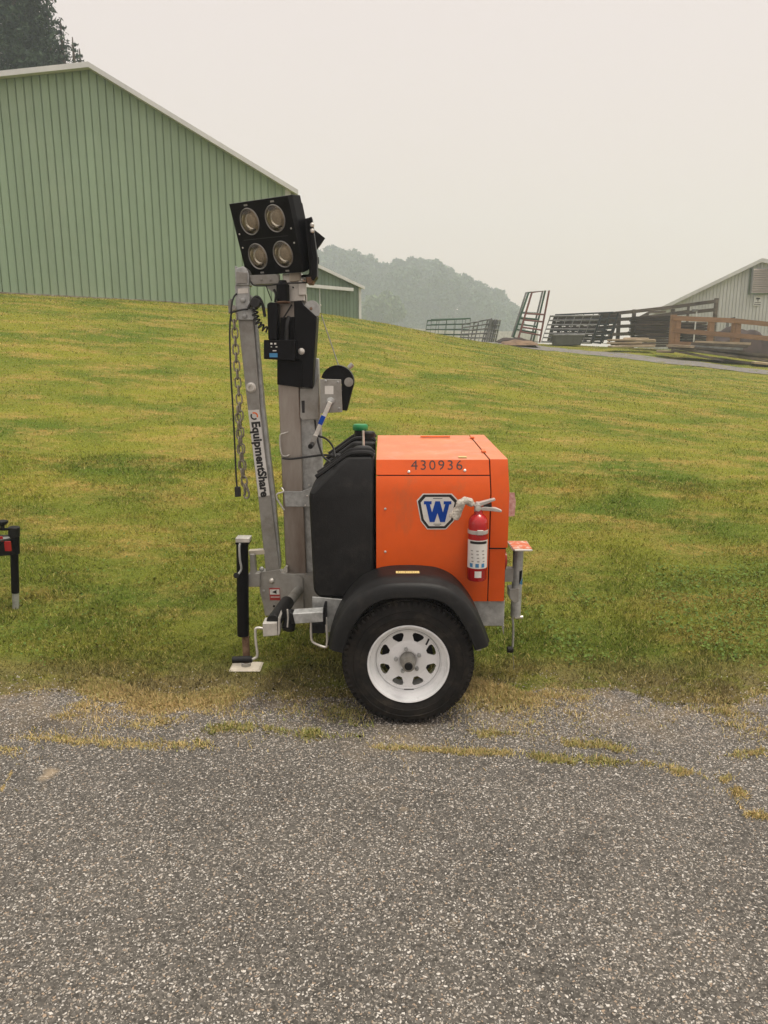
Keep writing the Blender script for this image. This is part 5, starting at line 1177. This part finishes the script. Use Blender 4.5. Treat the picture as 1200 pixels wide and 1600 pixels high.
# ------------------------------------------------------------------ fire extinguisher on the canopy side
ex = W(746, 860, 3.365); EX, EY = ex[0], 3.366
zb_, zt_ = W(746, 905, EY)[2], W(746, 812, EY)[2]; r0 = .0455
fe = thing('fire_extinguisher', 'red fire extinguisher with taped nozzle strapped to the orange canopy side', 'fire extinguisher', (EX, EY, zb_))
cy = mesh_obj('cylinder', MB().lathe([(0, 0), (r0*.9, 0), (r0, .006), (r0, zt_-zb_-.015), (r0*.93, zt_-zb_+.004), (r0*.70, zt_-zb_+.02), (r0*.48, zt_-zb_+.028), (r0*.42, zt_-zb_+.046), (r0*.42, zt_-zb_+.05)], (EX, EY, zb_), n=40), M['red'], fe, smooth=40)
def wrap(z0, z1, a0, a1, rr): 
    n = 24; vs = []
    for i in range(n+1):
        a = R(a0+(a1-a0)*i/n); vs += [(EX+rr*math.cos(a), EY+rr*math.sin(a), z0), (EX+rr*math.cos(a), EY+rr*math.sin(a), z1)]
    return MB().add(vs, [(2*i, 2*i+2, 2*i+3, 2*i+1) for i in range(n)])
def ez(py): return W(746, py, EY-r0)[2]
lb = mesh_obj('label', wrap(ez(889), ez(845), 185, 350, r0+.0008), M['white'], fe)
mesh_obj('label_header', wrap(ez(850.5), ez(846.5), 215, 325, r0+.0014), M['black'], lb)
for j in range(4):
    for i in range(3):
        a = 222+i*34+j*2; mesh_obj('label_print', wrap(ez(862+j*5.5), ez(860.5+j*5.5), a, a+14, r0+.0014), M['galvdirty'], lb)
for i in range(3): a = 217+i*36; mesh_obj('label_icon', wrap(ez(887), ez(881), a, a+20, r0+.0014), M['lightblue'], lb)
mesh_obj('strap', MB().lathe([(r0+.0005, 0), (r0+.0025, .001), (r0+.0025, .017), (r0+.0005, .018)], (EX, EY, ez(836)), n=36), M['handlewhite'], fe)
mesh_obj('strap_buckle', MB().box((EX+.004, EY-r0-.006, ez(832)), (.030, .008, .024)), M['handlewhite'], fe, bevel=.003)
mesh_obj('round_sticker', wrap(ez(903), ez(893), 250, 290, r0+.001), M['white'], fe)
zn = zt_+.045
mesh_obj('valve', MB().lathe([(.018, 0), (.019, .01), (.014, .016), (.014, .03), (.017, .034), (.012, .045)], (EX-.002, EY, zn-.006), n=20, caps=True), M['handlewhite'], fe)
mesh_obj('gauge', MB().lathe([(.013, 0), (.013, .008), (0, .009)], (EX-.004, EY-.014, zn+.012), (0, -1, 0), 20), M['bright'], fe)
lev = lambda pts, y0, y1: MB().prism([(W(x, y, EY)[0], W(x, y, EY)[2]) for x, y in pts], y0, y1)
mesh_obj('lever', lev([(740, 789), (750, 784), (773, 778), (774, 781), (752, 790), (742, 796)], EY-.014, EY+.014), M['handlewhite'], fe, bevel=.003)
mesh_obj('carry_handle', lev([(741, 795), (757, 791), (775, 793), (784, 797), (783, 800), (768, 798), (750, 797)], EY-.014, EY+.014), M['handlewhite'], fe, bevel=.003)
mesh_obj('trigger_gap', lev([(755, 789), (768, 786), (768, 792), (756, 792)], EY-.006, EY+.006), M['black'], fe)
wr = lambda a, b, r1, r2, n=7: [Vector(a).lerp(Vector(b), i/n) for i in range(n+1)]
q = MB(); q.tube(smoothpath([W(738, 789, EY-.01), W(731, 783, EY-.02), W(722, 785, EY-.03), W(714, 800, EY-.03), W(708, 810, EY-.03)], 5), .016, 12, r2=.025)
noz = mesh_obj('taped_nozzle', q, M['tape'], fe, smooth=70)
tx = bpy.data.textures.new('wrinkle', 'CLOUDS'); tx.noise_scale = .02
sb = noz.modifiers.new('s', 'SUBSURF'); sb.levels = 2; sb.render_levels = 2
dm = noz.modifiers.new('d', 'DISPLACE'); dm.texture = tx; dm.strength = .012; dm.mid_level = .5
mesh_obj('wall_bracket', MB().box((EX, 3.4155, (zb_+zt_)/2), (.03, .012, .26)), M['blackmetal'], fe)

# ------------------------------------------------------------------ second trailer tongue at the left frame edge
Y2 = 4.72
ax_, _, az_ = W(24, 940, Y2)
t2 = thing('trailer_tongue', 'dark tow bar end with black jack and red reflectors at the left frame edge', 'trailer', (ax_, Y2, Tz(ax_, Y2)))
mesh_obj('jack', MB().cyl(W(24, 926, Y2), W(21.5, 836, Y2), .025, 20), M['blackmetal'], t2)
mesh_obj('jack_leg', MB().cyl((W(26, 960, Y2)[0], Y2, Tz(ax_, Y2)), W(24, 920, Y2), .021, 16), M['galv'], t2)
mesh_obj('jack_head', MB().cyl(W(22, 838, Y2-.03), W(22, 823, Y2-.03), .036, 20), M['blackplastic'], t2, bevel=.006)
mesh_obj('jack_sleeve', MB().cyl(W(26.5, 865, Y2), W(26, 838, Y2), .018, 12), M['blackmetal'], t2)
mesh_obj('jack_crank', MB().tube([W(20, 826, Y2-.05), W(8, 827, Y2-.08), W(-10, 827, Y2-.08)], .009, 10), M['blackmetal'], t2)
mesh_obj('crank_knob', MB().lathe([(.012, 0), (.014, .02), (.036, .035), (.038, .05), (.02, .056), (0, .057)], W(4, 826, Y2-.08), n=20), M['blackplastic'], t2)
mesh_obj('tow_bar', MB().bar(W(20, 856, Y2-.03), W(-300, 885, Y2+.2), .085, .05), M['blackmetal'], t2)
mesh_obj('tow_bar', MB().bar(W(20, 845, Y2+.10), W(-300, 850, Y2+.5), .075, .05), M['blackmetal'], t2)
mesh_obj('cover_plate', MB().hull([W(-40, 849, Y2-.08), W(22, 840, Y2-.02), W(26, 843, Y2), W(-40, 852, Y2-.08), W(15, 838, Y2+.08), W(-40, 842, Y2+.1)]), M['gategrey'], t2)
mesh_obj('red_reflector', MB().bx(W(7, 850, Y2-.07)[0], W(16.5, 850, Y2-.07)[0], Y2-.075, Y2-.06, W(10, 861, Y2-.07)[2], W(10, 846, Y2-.07)[2]), M['redlens'], t2, bevel=.002)
mesh_obj('red_reflector', MB().bx(W(-6, 842, Y2-.02)[0], W(5, 842, Y2-.02)[0], Y2-.03, Y2-.02, W(0, 846, Y2-.02)[2], W(0, 838, Y2-.02)[2]), M['redlens'], t2, bevel=.002)
P2 = None
# rest of that trailer, outside the frame: drawbar runs back to an axle and deck
mesh_obj('deck', MB().bx(-5.6, -3.6, Y2-.55, Y2+.75, .52, .60), M['gatedark'], t2)
for yy in (Y2-.72, Y2+.92):
    mesh_obj('wheel', MB().lathe([(.0, -.08), (.19, -.085), (.28, -.09), (.30, -.05), (.30, .05), (.28, .09), (.19, .085), (.0, .08)], (-4.6, yy, .30), (0, 1, 0), 32), M['rubber'], t2)

# ------------------------------------------------------------------ grass blades and edge growth
def blades(name, n, y0, y1, length, width, label, mname='blade', seed=0):
    r = np.random.default_rng(seed)
    u = r.uniform(0, 1, n); Y = y0*(y1/y0)**u
    X = r.uniform(-1, 1, n)*(Y*.68+1.3)
    clump = (fbm(X, Y*1.2, 5.0, 3)+.6*fbm(X, Y, 17, 5))*np.clip(1.5-Y/8, .15, .8)
    edge = 3.47+.08*np.sin(X*2.3+.5)+.06*np.sin(X*7.1)+.025*np.sin(X*17)+.03*fbm(X, Y*0, 9, 8)+.05*r.normal(size=n)
    keep = (Y > edge) & (r.uniform(0, 1, n) < np.clip(.86+.35*clump, .35, 1)*np.clip((Y-edge)/.2, .60, 1))
    # bare under the tyre
    keep &= ~((abs(X-.11) < .13) & (Y > 3.15) & (Y < 3.40)) & ~((abs(X+.735) < .10) & (Y > 3.70) & (Y < 3.85))
    X, Y, clump = X[keep], Y[keep], clump[keep]; n = len(X)
    Z = T(X, Y); lf = np.clip(Y/6, 1, 3.2)
    L = length*r.uniform(.45, 1.25, n)*np.clip(.9+.4*clump, .6, 1.4)*np.where(Y < 5.2, .92, .85)*np.clip(lf, 1, 1.35)
    wd = width*r.uniform(.7, 1.3, n)*lf
    th = r.uniform(0, 2*np.pi, n); lean = np.abs(r.normal(.8, .4, n))
    d = np.c_[np.cos(th), np.sin(th), 0*th]; s = np.c_[-np.sin(th), np.cos(th), 0*th]
    s2 = r.uniform(0, 2*np.pi, n); s = np.c_[np.cos(s2), np.sin(s2), 0*s2]
    b = np.c_[X, Y, Z-.006]; up = np.array([0, 0, 1.])
    m_ = b+up*(L*.55*np.cos(lean*.5))[:, None]+d*(L*.55*np.sin(lean*.5))[:, None]
    t = m_+up*(L*.5*np.cos(lean*1.25))[:, None]+d*(L*.5*np.sin(lean*1.25))[:, None]
    V = np.stack([b-s*wd[:, None]/2, b+s*wd[:, None]/2, m_+s*wd[:, None]*.4, t, m_-s*wd[:, None]*.4], 1)
    rn = r.uniform(0, 1, n)
    n_, k_ = V.shape[:2]
    o = quads_mesh(name, V, np.array([[0, 1, 2, 3, 4]]), M[mname], rn); o['kind'] = 'stuff'; return o
blades("grass", 385000, 3.35, 8.0, .040, .0042, '', seed=11)
blades('grass', 260000, 7.5, 36, .032, .0055, '', seed=12)
# clover patch at right foreground
def leaves(name, n, region, size, m, h=(.015, .05), seed=1):
    r = np.random.default_rng(seed); x0, x1, y0, y1 = region
    X = r.uniform(x0, x1, n); Y = r.uniform(y0, y1, n); f = fbm(X, Y, 3.2, 41)
    k = (f > -.10) & (Y > 3.72+.1*fbm(X, X*0, 3, 2)); X, Y = X[k], Y[k]; n = len(X)
    Pp = np.c_[X, Y, T(X, Y)+r.uniform(*h, n)]
    nrm = np.c_[r.normal(0, .45, n), r.normal(-.1, .45, n), np.ones(n)]; nrm /= np.linalg.norm(nrm, axis=1)[:, None]
    a = np.cross(nrm, r.normal(size=(n, 3))); a /= np.linalg.norm(a, axis=1)[:, None]; b = np.cross(nrm, a); s = (size*r.uniform(.6, 1.3, n))[:, None]
    V = np.stack([Pp+s*(a*math.cos(q)+b*math.sin(q)) for q in np.linspace(0, 2*math.pi, 6)[:-1]], 1)
    o = quads_mesh(name, V, np.array([[0, 1, 2, 3, 4]]), M[m], r.uniform(0, 1, n)); o['kind'] = 'stuff'; return o
leaves('clover', 5500, (1.0, 4.2, 3.7, 5.4), .0085, 'clover', seed=5)
leaves('clover', 3500, (-3.6, 4.5, 3.75, 6.0), .0075, 'clover', seed=6)
# dry tufts in the pavement cracks and along the ragged edge
def tufts(name, pts, seed):
    r = np.random.default_rng(seed); pts = np.array(pts); n = len(pts)
    L = r.uniform(.010, .036, n)*pts[:, 2]; th = r.uniform(0, 6.28, n); lean = np.abs(r.normal(.8, .4, n)); s2 = r.uniform(0, 6.28, n); wd = r.uniform(.0022, .0045, n)
    d = np.c_[np.cos(th), np.sin(th), 0*th]; s = np.c_[np.cos(s2), np.sin(s2), 0*s2]; b = np.c_[pts[:, 0], pts[:, 1], 0*th-.002]; up = np.array([0, 0, 1.])
    m_ = b+up*(L*.55*np.cos(lean*.6))[:, None]+d*(L*.55*np.sin(lean*.6))[:, None]; t = m_+up*(L*.5*np.cos(lean*1.3))[:, None]+d*(L*.5*np.sin(lean*1.3))[:, None]
    V = np.stack([b-s*wd[:, None]/2, b+s*wd[:, None]/2, m_+s*wd[:, None]*.4, t, m_-s*wd[:, None]*.4], 1)
    o = quads_mesh(name, V, np.array([[0, 1, 2, 3, 4]]), M['tuft'], np.clip(pts[:, 3]+r.normal(0, .30, n), 0, 1)); o['kind'] = 'stuff'; return o
pts = []
cracks = [([(0, 1172), (40, 1160), (100, 1156), (150, 1166), (220, 1162), (330, 1163)], 10, .25, .7), ([(300, 1160), (340, 1140), (400, 1134), (450, 1140)], 9, .6, 1.1), ([(470, 1150), (520, 1140), (575, 1143)], 10, .65, 1.3),
          ([(90, 1120), (150, 1100), (200, 1085)], 9, .2, .8), ([(200, 1140), (260, 1125), (330, 1110)], 8, .2, .8), ([(575, 1170), (640, 1172), (720, 1176), (800, 1176)], 6, .3, .7),
          ([(830, 1178), (870, 1190), (895, 1194)], 8, .5, 1.0), ([(900, 1172), (940, 1190), (975, 1183), (930, 1165)], 10, .55, 1.1), ([(880, 1160), (940, 1172), (1000, 1186), (1040, 1190)], 9, .35, .8), ([(1040, 1190), (1060, 1207), (1100, 1222), (1130, 1228)], 7, .3, .8), ([(1130, 1222), (1155, 1240), (1160, 1262), (1175, 1274), (1205, 1278)], 6, .15, .75),
          ([(1130, 1215), (1160, 1240)], 7, .3, .8), ([(1150, 1180), (1200, 1175)], 7, .4, .8), ([(0, 1240), (30, 1185)], 1, .1, .3), ([(740, 1150), (800, 1140), (860, 1140)], 8, .4, .8)]
for pl, wpx, green, ht in cracks:
    Lp = sum(math.hypot(b[0]-a[0], b[1]-a[1]) for a, b in zip(pl[:-1], pl[1:]))
    for i in range(int(Lp*12)):
        s = random.random(); x, y = along(pl, s); x += random.gauss(0, wpx*1.0); y += random.gauss(0, wpx*.55)
        dens = float(fbm(np.array([x*.1]), np.array([y*.25]), .75, 91)[0])*1.7+.35
        if random.random() > dens: continue
        g_ = G(x, y); pts.append((g_[0], g_[1], ht, green))
tufts('crack_grass', pts, 3)
r = np.random.default_rng(77); n = 110000
X = r.uniform(-2.6, 2.8, n); Y = 3.60+.08*np.sin(X*2.3+.5)+.06*np.sin(X*7.1)-np.abs(r.normal(0, .17, n))
f = fbm(X, Y*1.5, 4.2, 61)+.5*fbm(X, Y, 15, 62); k = (r.uniform(0, .9, n) < f+.22+.20*(X > .3)-.9*np.clip(3.5-Y, 0, 1)) & ~((abs(X-.11) < .16) & (Y > 3.12) & (Y < 3.42)); X, Y, f = X[k], Y[k], f[k]
n2 = 26000; X2 = r.uniform(-2.6, 2.8, n2); Y2_ = 3.55-np.abs(r.normal(0, .26, n2)); f2 = fbm(X2, Y2_*1.4, 9, 64)+.4*fbm(X2, Y2_, 31, 65)
k2 = (r.uniform(0, 1.0, n2) < f2+.10) & ~((abs(X2-.11) < .16) & (Y2_ > 3.12) & (Y2_ < 3.42)); X = np.r_[X, X2[k2]]; Y = np.r_[Y, Y2_[k2]]; f = np.r_[f, f2[k2]-.1]
tufts('edge_grass', np.c_[X, Y, np.clip(.5+f, .5, 1.2), np.clip(.15+.5*fbm(X, Y, 2.2, 71)+.2, 0, 1)], 4)
# loose chips of aggregate along the edge
n = 9000; X = r.uniform(-2.6, 2.8, n); Y = r.normal(3.30, .20, n); k = (Y > 2.6) & (Y < 3.75); X, Y = X[k], Y[k]; n = len(X)
s = r.uniform(.0022, .0065, n)[:, None]
oc = np.array([[1, 0, 0], [0, 1, 0], [-1, 0, 0], [0, -1, 0], [0, 0, .8], [0, 0, -.8]])
V = np.c_[X, Y, np.maximum(0, T(X, Y))+.001][:, None, :]+(oc[None]*s[:, :, None])*r.uniform(.6, 1.3, (n, 6, 1))
o = quads_mesh('loose_stones', V, np.array([[0, 1, 4], [1, 2, 4], [2, 3, 4], [3, 0, 4], [1, 0, 5], [2, 1, 5], [3, 2, 5], [0, 3, 5]]), M['stone'], r.uniform(0, 1, n)); o['kind'] = 'stuff'

# ------------------------------------------------------------------ smoky air
hz = bpy.data.materials.new('smoke_haze'); hz.use_nodes = True; nn = hz.node_tree; nn.nodes.clear()
oo_ = nn.nodes.new('ShaderNodeOutputMaterial'); pv = nn.nodes.new('ShaderNodeVolumePrincipled')
pv.inputs['Color'].default_value = (.84, .93, 1.0, 1); pv.inputs['Density'].default_value = .0024; pv.inputs['Anisotropy'].default_value = .2
nn.links.new(pv.outputs[0], oo_.inputs['Volume'])
o = mesh_obj('haze', MB().bx(-230, 230, -30, 350, -16, 62), hz, smooth=0); o['kind'] = 'stuff'
